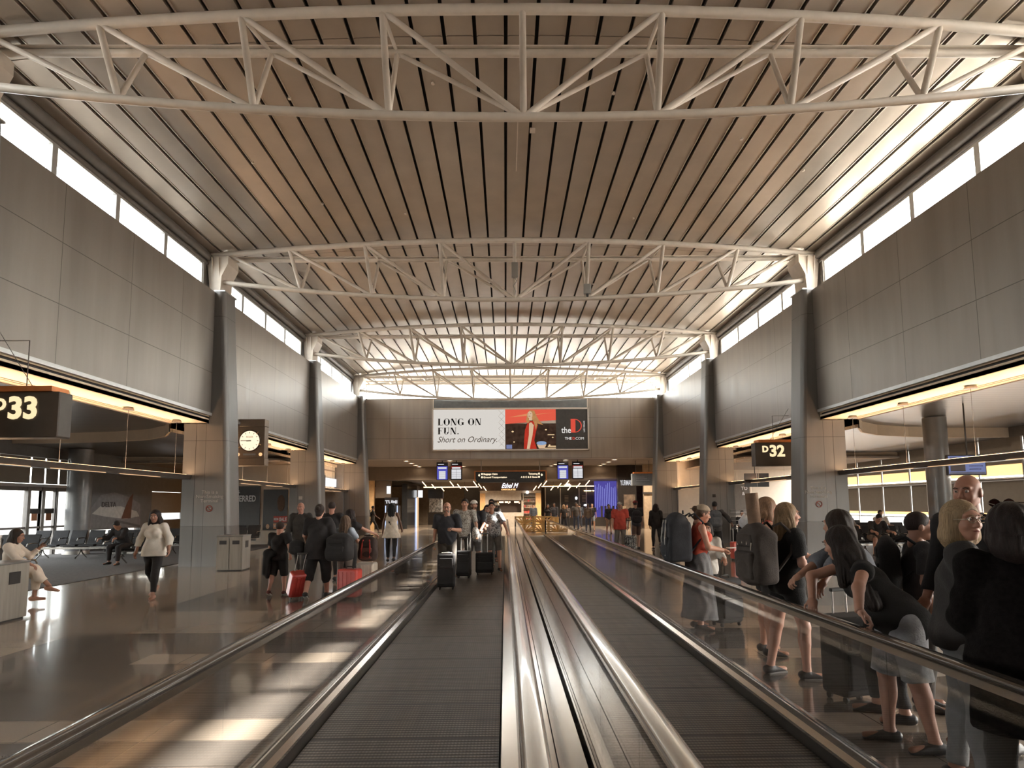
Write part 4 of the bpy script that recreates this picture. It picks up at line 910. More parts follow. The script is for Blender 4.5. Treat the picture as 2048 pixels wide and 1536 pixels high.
# ---- confectionery kiosk
KB = mat('kiosk_brown', (74, 58, 48), rough=.5); KG = mat('kiosk_greige', (170, 158, 144), rough=.6); KW = mat('kiosk_wood', (206, 162, 108), rough=.5, var=.2, scale=4, stretch=(6, 1, 1))
k = thing('kiosk', 'chocolate shop kiosk with glowing script sign at the far end of the hall', 'shop kiosk', (.4, 50, 0))
MB().box(-2.5, 2.45, 0, 2.4, 2.78, 3.48).build('sign_fascia', KB, k)
b = MB(); b.box(-2.4, 2.4, -.05, .1, 2.6, 2.80); b.box(-1.75, .95, 0, .3, 2.05, 2.6); b.box(-1.98, -1.72, 0, .4, 0, 2.6); b.box(.85, 1.02, 0, .3, 0, 2.6); b.box(-1.9, .95, -.15, .5, 0, 1.1); b.build('greige_front', KG, k)
MB().box(-2.4, -1.98, 0, .4, .0, 2.6).build('wood_pillar', KW, k); MB().box(1.98, 2.4, 0, .4, .0, 2.6).build('wood_pillar', KW, k)
MB().box(-1.72, .85, .9, 1.0, 1.1, 2.05).build('dark_back', KB, k)
sh = MB()
for z in (.55, 1.0, 1.45, 1.9, 2.35): sh.box(1.02, 1.98, .0, .35, z, z+.03)
sh.box(1.02, 1.98, .36, .4, 0, 2.6); sh.build('shelf', KG, k)
GD = [mat('goods_%d' % i, c, rough=.5) for i, c in enumerate(((170, 60, 50), (120, 84, 60), (190, 150, 110), (96, 70, 58)))]
for zi, z in enumerate((.58, 1.03, 1.48, 1.93)):
    for j in range(6):
        h = .14+.1*random.random(); o = MB().rbox(-.06, .06, -.06, .06, 0, h, .01).build('gift_box', GD[0 if zi == 1 else random.randrange(4)], None, (.4+1.12+.15*j, 50.15, z+.001)); tag(o, 'small boxed sweet on the %s kiosk shelf from the floor' % ('first', 'second', 'third', 'fourth')[zi], 'box', 'boxed sweets on the kiosk shelves')
text('script_sign', 'Ethel M', emit('script_neon', (236, 238, 255), 3), k, (-.72, -.04, 3.03), .52, shear=.45, off=.0, sx=.78, ext=.02)
text('subtitle', 'CHOCOLATES', emit('subtitle_neon', (255, 196, 130), 2.2), k, (-.72, -.04, 2.84), .15, sx=1.05, space=1.15, off=.004)
mn = MB(); mn.box(-.9, -.55, .85, .89, 1.86, 1.98); mn.box(-.45, 0, .85, .89, 1.86, 1.98); mn.box(.3, .75, .85, .89, 1.86, 1.98); mn.build('menu_light', emit('menu_glow', (255, 226, 190), 2.5), k)
for i, x in enumerate((-1.0, -.15, .7)):
    t = thing('pendant_lamp', 'small pendant lamp, %s in the kiosk window' % ('left', 'middle', 'right')[i], 'pendant lamp', (.4+x, 50.3, 2.05)); MB().cyl(0, 0, -.2, -.06, .08, .02, 10).build('lamp_shade', mat('brass2', (220, 170, 110), rough=.3, metal=.8), t); MB().ell((0, 0, -.2), (.05, .05, .05), 8, 6).build('bulb', emit('bulb', (255, 220, 170), 12), t)
t = thing('globe_lamp', 'round white globe lamp above the kiosk shelves', 'lamp', (1.72, 49.75, 2.66)); MB().ell((0, 0, 0), (.11, .11, .11), 12, 8).build('globe', emit('globe_white', (255, 250, 244), 8), t); MB().tube([(0, .1, 0), (0, .24, .1)], .02, n=6).build('arm', KB, t)
# ---- hanging direction sign with copper frame
t = thing('direction_sign', 'hanging direction sign for Baggage Claim and Ticketing under the end wall', 'sign', (.32, 38.9, 3.06))
MB().prism([(-2.14, .2), (-2.0, 0), (2.0, 0), (2.14, .2), (2.14, .66), (-2.14, .66)], 0, .2).build('sign_panel', mat('sign_charcoal', (66, 66, 66), rough=.5), t)
f = MB(); f.box(-2.22, 2.22, -.05, .25, .665, .72); f.box(-2.22, -2.145, -.05, .25, .1, .72); f.box(2.145, 2.22, -.05, .25, .1, .72); f.build('copper_frame', ORNG, t)
f = MB(); f.tube([(-1.8, .1, .7), (-1.8, .1, 1.36)], .03, n=6); f.tube([(1.8, .1, .7), (1.8, .1, 1.36)], .03, n=6); f.build('hanger', STEELB, t)
LT2 = emit('sign_lit_text', (255, 232, 196), 1.3)
text('lettering', 'Baggage Claim', LT2, t, (-1.66, -.01, .47), .15, off=.004); text('lettering', 'Ground Transportation', LT2, t, (-1.66, -.01, .27), .15, off=.004)
text('lettering', 'Ticketing', LT2, t, (1.66, -.01, .47), .15, align='RIGHT', off=.004); text('lettering', 'A B C & E Gates', LT2, t, (1.66, -.01, .27), .15, align='RIGHT', off=.004)
text('lettering', 'Have a Nice Day', mat('sign_dim_text', (140, 138, 132)), t, (0, -.01, .12), .09, align='CENTER')
ic = MB()
for s in (-1, 1):
    ic.box(*sorted((s*1.70, s*1.80)), -.01, 0, .47, .58); ic.box(*sorted((s*1.70, s*1.80)), -.01, 0, .27, .38)
    ic.add([(s*1.92, -.01, .54), (s*1.92-.07, -.01, .44), (s*1.92, -.01, .36), (s*1.92+.07, -.01, .44)], [(0, 1, 2, 3)])
ic.build('icon', LT2, t)
# ---- four flight screens
BLU = emit('flight_blue', (92, 92, 190), .9); WHS = emit('flight_white', (226, 226, 230), .95); BLK = mat('screen_black', (34, 32, 34), rough=.3)
for i, (x, blue) in enumerate(((-3.86, True), (-3.0, False), (3.54, True), (4.46, False))):
    t = thing('flight_screen', '%s flight information screen, %s of the %s pair under the end wall' % ('blue' if blue else 'red and white', 'left one' if i % 2 == 0 else 'right one', 'left' if i < 2 else 'right'), 'screen', (x, 38.9, 3.22))
    MB().rbox(-.35, .35, 0, .12, 0, 1.1, .02, axis='y').build('casing', BLK, t)
    if blue: MB().box(-.32, .32, -.008, 0, .04, .86).build('blue_page', BLU, t)
    else: MB().box(-.32, .32, -.008, 0, .70, .86).build('red_page', emit('flight_red', (150, 60, 54), .8), t)
    MB().box(-.2 if blue else -.29, .2 if blue else .29, -.014, -.008, .08, .56 if blue else .66).build('white_page', WHS, t)
    MB().box(-.26, .26, -.016, -.008, .70, .80).build('headline_bar', WHS, t); MB().box(-.26, .1, -.012, -.004, .95, .99).build('title_bar', WHS, t)
    ln = MB()
    for z in (.2, .32, .44): ln.box(-.2 if blue else -.29, .2 if blue else .29, -.017, -.014, z, z+.012)
    if not blue: ln.box(-.006, .006, -.017, -.014, .08, .66)
    ln.build('text_line', mat('grey_line', (130, 130, 140)), t); MB().tube([(0, .06, 1.1), (0, .06, 1.2)], .03, n=6).build('hanger', DARKM, t)

# ---- shops on the left
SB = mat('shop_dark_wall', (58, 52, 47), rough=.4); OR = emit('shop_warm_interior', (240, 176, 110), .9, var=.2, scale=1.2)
t = thing('shop_front', 'cream classical shop front between the third and fourth pillars on the left', 'shop front', (-9.78, 33.3, 0))
CR = mat('shop_cream_paint', (206, 196, 180), rough=.6)
b = MB(); b.box(-.4, 0, -3.9, 3.5, 2.55, 3.9); b.box(-.4, .12, -3.9, 3.7, 3.9, 4.05); b.box(-.4, .06, -3.9, 3.7, 2.5, 2.6); b.build('entablature', CR, t)
for y in (-3.9, -.1, 3.4): MB().box(-.3, .05, y, y+.32, 0, 2.5).build('pilaster', CR, t)
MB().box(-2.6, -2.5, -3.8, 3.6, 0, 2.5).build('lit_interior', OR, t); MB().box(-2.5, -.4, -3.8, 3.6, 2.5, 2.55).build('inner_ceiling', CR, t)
MB().box(.02, .09, 1.0, 3.2, 2.78, 3.22).build('lit_sign', emit('shop_sign_white', (236, 240, 246), 1.6), t); MB().box(.02, .12, -.4, .9, 2.7, 3.35).build('black_sign', BLK, t); MB().disc((.13, .25, 3.15), .12, (1, 0, 0), .02).build('sign_roundel', WHS, t); MB().box(.12, .135, -.2, .7, 2.8, 2.95).build('sign_text_bar', WHS, t)
MB().box(-.9, -.8, .9, 1.3, 0, 2.5).build('dark_post', SB, t)
g = MB(); [g.rbox(-1.9, -1.6, -3.2+1.0*i, -2.6+1.0*i, 0, 1.9, .04) for i in range(6)]; g.build('display_rack', mat('rack_goods', (196, 96, 60), rough=.6, var=.6, scale=8), t)
# left passage past the fourth pillar
struct(MB().box(-12.2, -12.0, 37, 46, 0, 4.42).build('wall_far_passage', mat('passage_brown', (104, 88, 74), rough=.7)))
struct(MB().box(-12, -9.4, 45.6, 45.9, 0, 3.5).build('wall_passage_beige', mat('passage_beige', (206, 168, 120), rough=.7)))
t = thing('shop_front', 'dark luggage shop corner with small lit white name sign on the far left', 'shop front', (-8.25, 45.9, 0))
MB().box(-1.1, .0, 0, .3, 2.25, 3.48).build('beige_panel', BROWN, t); MB().box(-.42, .55, -.12, .0, 1.72, 2.28).build('sign_board', BLK, t)
text('lettering', 'TUMI', WHS, t, (.07, -.14, 1.86), .30, align='CENTER', sx=1.25, off=.012)
for i in range(4): MB().box(-.40+.28*i, -.34+.28*i, .0, .06, 0, 1.7).build('light_column', emit('cool_light_column', (190, 206, 240), 1.4), t)
MB().box(-.5, .6, .5, .6, 0, 1.7).build('window_display', SB, t); MB().box(-.28, 0, -.1, -.06, 2.55, 3.1).build('blade_sign', emit('blade_white', (236, 238, 240), 1.3), t)
# long dark shop flank with lit doorway
t = thing('shop_front', 'dark glazed shop flank with a warm lit doorway beyond the luggage shop', 'shop front', (-7.2, 50.4, 0))
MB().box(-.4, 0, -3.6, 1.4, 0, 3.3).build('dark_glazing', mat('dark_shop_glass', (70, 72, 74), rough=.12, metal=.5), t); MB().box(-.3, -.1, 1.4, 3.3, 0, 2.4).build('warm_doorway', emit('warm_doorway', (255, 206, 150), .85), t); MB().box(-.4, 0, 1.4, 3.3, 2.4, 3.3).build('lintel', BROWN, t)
MB().box(0, .06, .9, 1.2, 0, 2.3).build('cool_strip', emit('cool_strip', (190, 206, 250), 1.8), t); MB().box(.0, .35, 2.2, 2.35, 2.35, 2.95).build('blade_sign', emit('blade_white', (236, 238, 240), 1.3), t)
t = thing('kiosk', 'glass cabinet kiosk with bright goods by the far beige wall', 'shop kiosk', (-6.0, 56, 0)); MB().box(-.8, .5, 0, .8, 0, 1.1).build('counter', SB, t); MB().box(-.7, .4, .1, .7, 1.1, 2.3).build('display_case', mat('display_goods', (170, 170, 168), rough=.3, var=.8, scale=7), t); MB().box(-.8, .5, 0, .8, 2.3, 3.1).build('dark_header', BLK, t)
t = thing('bench', 'long low padded bench standing against the far beige wall', 'bench', (-4.6, 60, 0)); MB().rbox(-.9, .9, -.3, .3, .35, .5, .05).build('seat', KG, t)
for x in (-.8, .8): MB().box(x-.04, x+.04, -.25, .25, 0, .35).build('leg', BLK, t)
struct(MB().box(-3.4, -2.0, 52.6, 53, 0, 3.4).build('wall_kiosk_dark', SB))
# ---- shops on the right
t = thing('shop_front', 'dark restaurant front with glass bays right of the chocolate kiosk', 'shop front', (5.5, 52.6, 0))
MB().box(-2.2, 2.6, 0, .3, 0, 3.1).build('dark_front', mat('restaurant_dark', (46, 42, 40), rough=.3), t)
b = MB(); [b.box(x-.04, x+.04, -.05, 0, 0, 3.1) for x in (-2.2, -.95, .6, 1.2, 2.5)]; b.build('bay_frame', STEELB, t)
b = MB()
for x in (-.45, 1.0):
    for j in range(5): b.box(x-.16, x+.16, -.05, -.02, 1.9+.12*j, 1.94+.12*j)
b.build('menu_text', mat('menu_dim', (150, 136, 116)), t)
g = MB(); g.ell((.35, -.1, 2.2), (.09, .09, .12), 10, 8); g.ell((1.1, -.1, 1.62), (.14, .05, .07), 10, 6); g.box(2.35, 2.75, -.3, -.1, 2.6, 2.95); g.build('lamp', emit('cold_lamp', (240, 246, 255), 5), t)
b = MB(); b.box(1.0, 1.6, -.2, -.1, 2.78, 2.84); b.box(1.7, 2.2, -.2, -.1, 2.78, 2.84); b.build('warm_line', emit('strip_tube', (255, 214, 160), 9), t)
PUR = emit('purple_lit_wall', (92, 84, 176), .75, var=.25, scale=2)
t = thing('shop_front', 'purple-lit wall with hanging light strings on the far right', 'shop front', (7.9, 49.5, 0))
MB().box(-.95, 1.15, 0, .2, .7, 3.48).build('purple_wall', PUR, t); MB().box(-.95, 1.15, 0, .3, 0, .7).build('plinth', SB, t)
b = MB(); 
for i in range(15): b.box(-.9+.14*i, -.885+.14*i, -.04, -.02, 1.1+.5*random.random(), 3.4-.5*random.random())
b.build('light_string', emit('pale_blue_string', (170, 180, 250), 1.2), t)
b = MB(); [b.box(-.5+.3*i, -.36+.3*i, -.1, -.03, .7, 1.55) for i in range(5)]; b.build('dark_panel', SB, t)
t = thing('shop_front', 'black jewellery shop pillar with tall white name lettering on the right', 'shop front', (8.62, 44.4, 0))
MB().box(-.75, .55, 0, .5, 0, 4.4).build('black_pillar', mat('jeweller_black', (40, 36, 34), rough=.25), t); text('lettering', 'YURMAN', WHS, t, (-.14, -.01, 3.0), .52, align='CENTER', sx=.4, off=.008)
MB().box(-.35, .45, -.02, 0, 1.35, 2.35).build('brown_poster', mat('jeweller_poster', (92, 76, 62), rough=.5, var=.5, scale=4), t)
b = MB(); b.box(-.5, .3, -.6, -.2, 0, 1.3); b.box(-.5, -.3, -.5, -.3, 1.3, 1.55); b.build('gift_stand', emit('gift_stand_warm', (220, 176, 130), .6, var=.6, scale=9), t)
t = thing('shop_front', 'beige shop front with warm red doorway beside the far right pillar', 'shop front', (11.2, 44, 0))
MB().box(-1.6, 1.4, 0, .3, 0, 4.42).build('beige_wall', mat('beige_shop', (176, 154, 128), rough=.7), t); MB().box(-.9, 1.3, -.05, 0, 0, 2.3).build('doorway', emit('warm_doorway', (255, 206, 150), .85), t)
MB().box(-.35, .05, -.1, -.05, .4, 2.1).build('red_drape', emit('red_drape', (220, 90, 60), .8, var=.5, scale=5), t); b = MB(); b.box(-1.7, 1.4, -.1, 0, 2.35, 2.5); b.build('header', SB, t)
# ================================================================ people: bodies and clothes grown as smooth fields and meshed
def surfnet(f, org, h):
    """naive surface nets on a scalar field; returns verts, quads"""
    s = f < 0; nx, ny, nz = f.shape
    c = sum(s[i:nx-1+i, j:ny-1+j, k:nz-1+k].astype(np.int8) for i in (0, 1) for j in (0, 1) for k in (0, 1))
    m = (c > 0) & (c < 8); idx = -np.ones(m.shape, np.int32); I = np.argwhere(m); idx[m] = np.arange(len(I))
    if len(I) == 0: return np.zeros((0, 3)), np.zeros((0, 4), int)
    acc = np.zeros((len(I), 3)); cnt = np.zeros(len(I)); x, y, z = I.T
    for ax in range(3):
        o1, o2 = [a for a in range(3) if a != ax]
        for a in (0, 1):
            for b in (0, 1):
                p = [x, y, z]; p[o1] = p[o1]+a; p[o2] = p[o2]+b; q = list(p); q[ax] = q[ax]+1
                f0 = f[p[0], p[1], p[2]]; f1 = f[q[0], q[1], q[2]]; cr = (f0 < 0) != (f1 < 0)
                t = np.where(cr, f0/np.where(cr, f0-f1, 1), 0); v = np.zeros((len(I), 3)); v[:, o1] = a; v[:, o2] = b; v[:, ax] = t
                acc += v*cr[:, None]; cnt += cr
    V = (I+acc/cnt[:, None])*h+org; Q = []
    for ax in range(3):
        o1, o2 = (ax+1) % 3, (ax+2) % 3
        sl0 = [slice(1, n-1) for n in f.shape]; sl1 = list(sl0); sl0[ax] = slice(0, f.shape[ax]-1); sl1[ax] = slice(1, f.shape[ax])
        a = s[tuple(sl0)]; b = s[tuple(sl1)]; E = np.argwhere(a != b)
        if not len(E): continue
        dr = a[tuple(E.T)]; G = E.copy(); G[:, o1] += 1; G[:, o2] += 1
        def cell(d1, d2):
            C_ = G.copy(); C_[:, o1] -= d1; C_[:, o2] -= d2; return idx[C_[:, 0], C_[:, 1], C_[:, 2]]
        q = np.stack([cell(1, 1), cell(0, 1), cell(0, 0), cell(1, 0)], 1); q[~dr] = q[~dr][:, ::-1]; Q.append(q)
    Q = np.concatenate(Q); Q = Q[(Q >= 0).all(1)]
    return V, Q
nrm = lambda v: np.asarray(v, float)/max(1e-9, np.linalg.norm(v))
class Field:
    def __init__(s): s.pr = []
    def cone(s, a, b, ra, rb, k=.02, sq=None, cut=None, cuta=None, rip=0):
        """tapered limb; sq = (axis, factor) fattens it along an axis; cut / cuta = flat ends past b / before a (metres of overhang)"""
        s.pr.append(('c', np.array(a, float), np.array(b, float), ra, rb, k, sq, cut, cuta, rip)); return s
    def ell(s, c, r, k=.02, R=None, sub=False):
        s.pr.append(('e', np.array(c, float), np.array(r, float), k, R, sub)); return s
    def box(s, c, r, rad, k=.02, R=None):
        s.pr.append(('b', np.array(c, float), np.array(r, float), rad, k, R)); return s
    def mesh(s, h, planes=(), noise=0, nf=9, seed=0, hole=None):
        lo = np.full(3, 1e9); hi = -lo
        for p in s.pr:
            if p[0] == 'c':
                m = max(p[3], p[4])*(max(1, p[6][1]) if p[6] else 1); a = np.minimum(p[1], p[2])-m; b = np.maximum(p[1], p[2])+m
            elif p[0] == 'e': m = max(p[2]); a = p[1]-m; b = p[1]+m
            else: m = np.linalg.norm(p[2])+p[3]; a = p[1]-m; b = p[1]+m
            if p[0] == 'e' and p[5]: continue
            lo = np.minimum(lo, a); hi = np.maximum(hi, b)
        lo -= 2.5*h; hi += 2.5*h; n = np.ceil((hi-lo)/h).astype(int)+1
        f = np.full(n, .3, np.float32); ax = [lo[i]+h*np.arange(n[i]) for i in range(3)]
        for p in s.pr:
            mg = .05+.5*h
            if p[0] == 'c': m = max(p[3], p[4])*(max(1, p[6][1]) if p[6] else 1)+mg; a = np.minimum(p[1], p[2])-m; b = np.maximum(p[1], p[2])+m
            elif p[0] == 'e': m = max(p[2])+mg; a = p[1]-m; b = p[1]+m
            else: m = np.linalg.norm(p[2])+p[3]+mg; a = p[1]-m; b = p[1]+m
            i0 = np.maximum(0, np.floor((a-lo)/h).astype(int)); i1 = np.minimum(n, np.ceil((b-lo)/h).astype(int)+1)
            if (i1 <= i0).any(): continue
            X, Y, Z = np.meshgrid(*[ax[i][i0[i]:i1[i]] for i in range(3)], indexing='ij', sparse=False)
            P = np.stack([X, Y, Z], -1); sl = tuple(slice(i0[i], i1[i]) for i in range(3))
            if p[0] == 'c':
                _, A, B, ra, rb, k, sq, cut, cuta, rip = p; ba = B-A; L = max(1e-6, np.linalg.norm(ba)); u = ba/L
                q = P-A; al = q@u; t = np.clip(al/L, 0, 1); w = q-(t*L)[..., None]*u
                if sq is not None:
                    d_ = nrm(sq[0]); w = w+(w@d_)[..., None]*d_*(1/sq[1]-1)
                d = np.sqrt((w**2).sum(-1))-(ra+(rb-ra)*t)
                if rip: ang = np.arctan2(w[..., 0], w[..., 1]); d = d+rip*np.sin(ang*11+2*np.sin(al*14))
                if cut is not None: d = np.maximum(d, al-L-cut)
                if cuta is not None: d = np.maximum(d, -al-cuta)
            elif p[0] == 'e':
                _, C_, r, k, R, sub = p; q = P-C_
                if R is not None: q = q@R
                d = (np.sqrt(((q/r)**2).sum(-1))-1)*min(r)
                if sub: f[sl] = np.maximum(f[sl], -d); continue
            else:
                _, C_, r, rad, k, R = p; q = P-C_
                if R is not None: q = q@R
                q = np.abs(q)-r; d = np.sqrt((np.maximum(q, 0)**2).sum(-1))+np.minimum(q.max(-1), 0)-rad
            g = f[sl]; hh = np.clip(.5+.5*(g-d)/max(k, 1e-4), 0, 1); f[sl] = g*(1-hh)+d*hh-k*hh*(1-hh)
        if noise or planes or hole:
            X, Y, Z = np.meshgrid(*ax, indexing='ij')
            if noise:
                rs = np.random.RandomState(seed); w_ = 0
                for o in range(4):
                    kx = rs.uniform(-1, 1, 3)*nf*(1+o*.7); w_ = w_+np.sin(kx[0]*X+kx[1]*Y+kx[2]*Z*.6+rs.uniform(0, 6)+1.5*np.sin(kx[2]*X*.7+kx[0]*Z*.5))
                f = f+noise*w_*.5
            for (pt, nn) in planes: f = np.maximum(f, (X-pt[0])*nn[0]+(Y-pt[1])*nn[1]+(Z-pt[2])*nn[2])
        f[0], f[-1] = .3, .3; f[:, 0] = .3; f[:, -1] = .3; f[:, :, 0] = .3; f[:, :, -1] = .3
        return surfnet(f, lo, h)
def join(parts):
    V = []; Q = []; b = 0
    for v, q in parts: V.append(v); Q.append(q+b); b += len(v)
    return np.concatenate(V), np.concatenate(Q)
def vobj(name, vq, m, parent=None):
    V, Q = vq; me = bpy.data.meshes.new(name); n = len(Q)
    me.vertices.add(len(V)); me.vertices.foreach_set('co', V.astype(np.float32).ravel())
    me.loops.add(n*4); me.loops.foreach_set('vertex_index', Q.astype(np.int32).ravel())
    me.polygons.add(n); me.polygons.foreach_set('loop_start', np.arange(0, n*4, 4, dtype=np.int32))
    me.update(calc_edges=True); me.polygons.foreach_set('use_smooth', [True]*n); me.materials.append(m)
    o = bpy.data.objects.new(name, me); COL.objects.link(o)
    if parent is not None: o.parent = parent
    return o
def ik(a, t, l1, l2, hint):
    a = np.array(a, float); t = np.array(t, float); d = t-a; D = np.linalg.norm(d)
    if D > (l1+l2)*.995: t = a+d/D*(l1+l2)*.995; D = (l1+l2)*.995
    D = max(D, abs(l1-l2)+.02); u = nrm(t-a); x = (l1*l1-l2*l2+D*D)/(2*D); hgt = math.sqrt(max(0, l1*l1-x*x))
    hn = np.array(hint, float); hn = nrm(hn-u*(hn@u)); return a+u*x+hn*hgt, a+u*D
SK = {}
def skin(c):
    if c not in SK: SK[c] = mat('skin_%d' % len(SK), c, rough=.5, var=.06, scale=14)
    return SK[c]
def hairm(c, nm=None): return mat(nm or 'hair_%02x%02x%02x' % c, tuple(int(v*.8) for v in c), rough=.6, spec=.25, var=.35, scale=30, stretch=(6, 6, .5), bump=.35, bscale=60)
def cloth(c, nm=None, **k): return mat(nm or 'cloth_%02x%02x%02x' % c, c, rough=.9, var=k.pop('var', .14), scale=k.pop('scale', 12), bump=.25, bscale=90, **k)
SKA_, SKB_, SKC_ = (196, 150, 124), (150, 108, 84), (110, 78, 60)
PERSONS = []
def person(label, x, y, face, H=1.75, fem=False, b=1.0, lean=0, side=0, skinc=SKA_, hair=('short', (70, 54, 44)), top=None, bottom=None, shoes=(50, 46, 44), arms=None, legs=None,
           head=(0, 0), z=0, sit=None, q=1, extras=None, group=None, sole=None, detail=True):
    """face: degrees the figure is turned from looking away from the camera (0) counter-clockwise; q: fineness 0 far .. 2 near"""
    s = H/1.75; F = math.radians(face); hb = {2: .0125, 1: .017, 0: .026}[q]; hh = {2: .0055, 1: .008, 0: .016}[q]; k = .02
    rt = np.array([1., 0, 0]); ln = math.radians(lean); sd = math.radians(side)
    u = nrm([math.sin(sd), math.sin(ln), math.cos(ln)*math.cos(sd)]); fw = nrm(np.cross(u, rt))*1.0
    fw = nrm(np.array([0, math.cos(ln), -math.sin(ln)]))
    legs = legs or ((0, 3, 3), (0, 3, 3)); hipw = (.095 if fem else .088)*s
    pel = np.array([0, 0, .93*s]); J = {}; th, sh = .43*s, .42*s
    low = 1e9
    for i, sg in enumerate((-1, 1)):
        p, a, kn = [math.radians(v) for v in legs[i][:3]]
        hp = pel+np.array([sg*hipw, 0, -.02*s]); d = np.array([sg*math.sin(a), math.sin(p)*math.cos(a), -math.cos(p)*math.cos(a)]); kne = hp+d*th
        p2 = p-kn; d2 = np.array([sg*math.sin(a)*.3, math.sin(p2), -math.cos(p2)]); d2 = nrm(d2); an = kne+d2*sh
        tp = math.radians(legs[i][3]) if len(legs[i]) > 3 else (max(-1.0, p2*.8) if p2 < -.3 else 0.0)
        fd = nrm([sg*.18, math.cos(tp), math.sin(tp)]); heel = an-fd*.045*s+np.array([0, 0, -.045*s]); toe = an+fd*.17*s+np.array([0, 0, -.055*s+.0])
        J['L%d' % i] = (hp, kne, an, heel, toe, fd); low = min(low, heel[2], toe[2])
    low -= .03*s
    dz = -low if sit is None else sit-(pel[2]-.115*s*b)
    pel = pel+[0, 0, dz]; dzv = np.array([0, 0, dz])
    for i in (0, 1): J['L%d' % i] = tuple(v+dzv for v in J['L%d' % i][:5])+(J['L%d' % i][5],)
    waist = pel+u*.15*s; chest = pel+u*.34*s; nb = pel+u*.52*s
    sw = (.165 if fem else .188)*s*(1+(b-1)*.35); arms = arms or ({}, {})
    for i, sg in enumerate((-1, 1)):
        A = arms[i] or {}; S = pel+u*.475*s+rt*sg*sw; l1, l2 = .285*s, .25*s
        if 'hand' in A:
            el, wr = ik(S, np.array(A['hand'])+0., l1, l2, A.get('hint', (sg*.5, -.6, -.5)))
        else:
            p = math.radians(A.get('p', 4)); ab = math.radians(A.get('a', 9)); e = math.radians(A.get('e', 12)); iw = math.radians(A.get('i', 0))
            d = np.array([sg*math.sin(ab), math.sin(p)*math.cos(ab), -math.cos(p)*math.cos(ab)]); el = S+d*l1
            pp = p+e; d2 = np.array([sg*math.sin(ab)*.5-sg*math.sin(iw), math.sin(pp)*math.cos(iw), -math.cos(pp)]); wr = el+nrm(d2)*l2
        J['A%d' % i] = (S, el, wr)
    # head frame
    yaw, pit = math.radians(head[0]), math.radians(head[1]-lean*.0)
    hf = np.array([-math.sin(yaw)*math.cos(pit), math.cos(yaw)*math.cos(pit), math.sin(pit)]); hr = nrm(np.cross(hf, [0, 0, 1])); hu = np.cross(hr, hf)
    hc = nb+u*.045*s+hu*.115*s+hf*.025*s; hs = s**.35
    HR = np.stack([hr, hf, hu], 1)
    def HP(a, c, d): return hc+(hr*a+hf*c+hu*d)*hs
    sm = skin(skinc)
    # ---- skin
    def torso(f, g, hips=True, kk=.04):
        f.cone(pel+u*.0, waist, (.112+.012*fem)*s*b+g, (.098 if fem else .108)*s*b+g, kk, (rt, 1.30 if b < 1.15 else 1.2))
        f.cone(waist, chest, (.096 if fem else .106)*s*b+g, (.104 if fem else .116)*s*(1+(b-1)*.6)+g, kk, (rt, 1.24))
        f.cone(chest, nb-u*.085*s, (.10 if fem else .112)*s*(1+(b-1)*.5)+g, .07*s+g, kk, (rt, 1.36))
        f.cone(J['A0'][0]+rt*.02-u*.02, J['A1'][0]-rt*.02-u*.02, .044*s+g, .044*s+g, kk)
        for sg in (0, 1): f.cone(nb-u*.012*s, J['A%d' % sg][0]+(nb-J['A%d' % sg][0])*.25-u*.01, .040*s+g*.8, .036*s+g, .03)
        if b > 1.12: f.ell(waist+fw*.055*b*s-u*.02, (.13*b*s+g, .10*b*s+g, .15*s+g), .05)
        if fem:
            for sg in (-1, 1): f.ell(chest+fw*.085*s*b+rt*sg*.07*s-u*.0, (.066*s*b+g, .055*s*b+g, .062*s*b+g), .03)
        for sg in (-1, 1):
            if hips: f.ell(pel-fw*.045*s+rt*sg*.062*s-u*.045*s, ((.085+.01*fem)*s*b+g, .085*s*b+g, .095*s+g), .03)
    def limb_arm(f, i, g, fr=2.0, kk=.025):
        S, el, wr = J['A%d' % i]; bb = 1+(b-1)*.6; r1, r2, r3 = .047*s*bb*(.9 if fem else 1), .037*s*bb, .026*s*bb
        f.cone(S, S+(el-S)*.12, r1*1.1+g, r1*1.05+g, .03)
        if fr <= 1: e = S+(el-S)*fr; f.cone(S, e, r1+g, r1+(r2-r1)*fr+g*1.3, kk, cut=0.0)
        else:
            f.cone(S, el, r1+g, r2+g, kk)
            e = el+(wr-el)*(fr-1); f.cone(el, e, r2*1.03+g, r2*1.03+(r3-r2)*(fr-1)+g, kk, cut=0.0 if g > 0 else .01)
    def limb_leg(f, i, g, fr=2.0, kk=.02, flare=0):
        hp, kn, an = J['L%d' % i][:3]; bb = 1+(b-1)*.7; r0, r1, r2 = (.087 if fem else .082)*s*bb, .056*s*bb, .037*s*(1+(b-1)*.3)
        if fr <= 1: e = hp+(kn-hp)*fr; f.cone(hp, e, r0+g, r0+(r1-r0)*fr+g*1.4+flare, kk, cut=0.0)
        else:
            f.cone(hp, kn, r0+g, r1+g, kk); e = kn+(an-kn)*(fr-1)
            d = nrm(an-kn); bk = nrm(np.cross(d, rt)); f.cone(kn, e, r1+g, r1+(r2-r1)*(fr-1)+g+flare, kk, cut=0.0 if g > 0 else .01)
            if fr > 1.3: f.ell(kn+(an-kn)*.30-bk*.014*s*(1 if bk[1] > 0 else -1), (.049*s*bb+g,)*2+(.11*s+g,), .03)
    B = Field(); torso(B, -.006)
    for i in (0, 1): limb_arm(B, i, 0); limb_leg(B, i, 0)
    B.cone(nb-u*.03*s, hc-hu*.05*hs-hf*.02*hs, .057*s*(.86 if fem else 1)*(1+(b-1)*.4), .053*s*(.86 if fem else 1), .03)
    for i in (0, 1):
        hp, kn, an, heel, toe, fd = J['L%d' % i]; B.cone(heel, toe, .036*s, .024*s, .02, (np.cross(fd, [0, 0, 1]), 1.25)); B.cone(an, heel+fd*.02, .036*s, .034*s, .02)
    parts = [B.mesh(hb)]
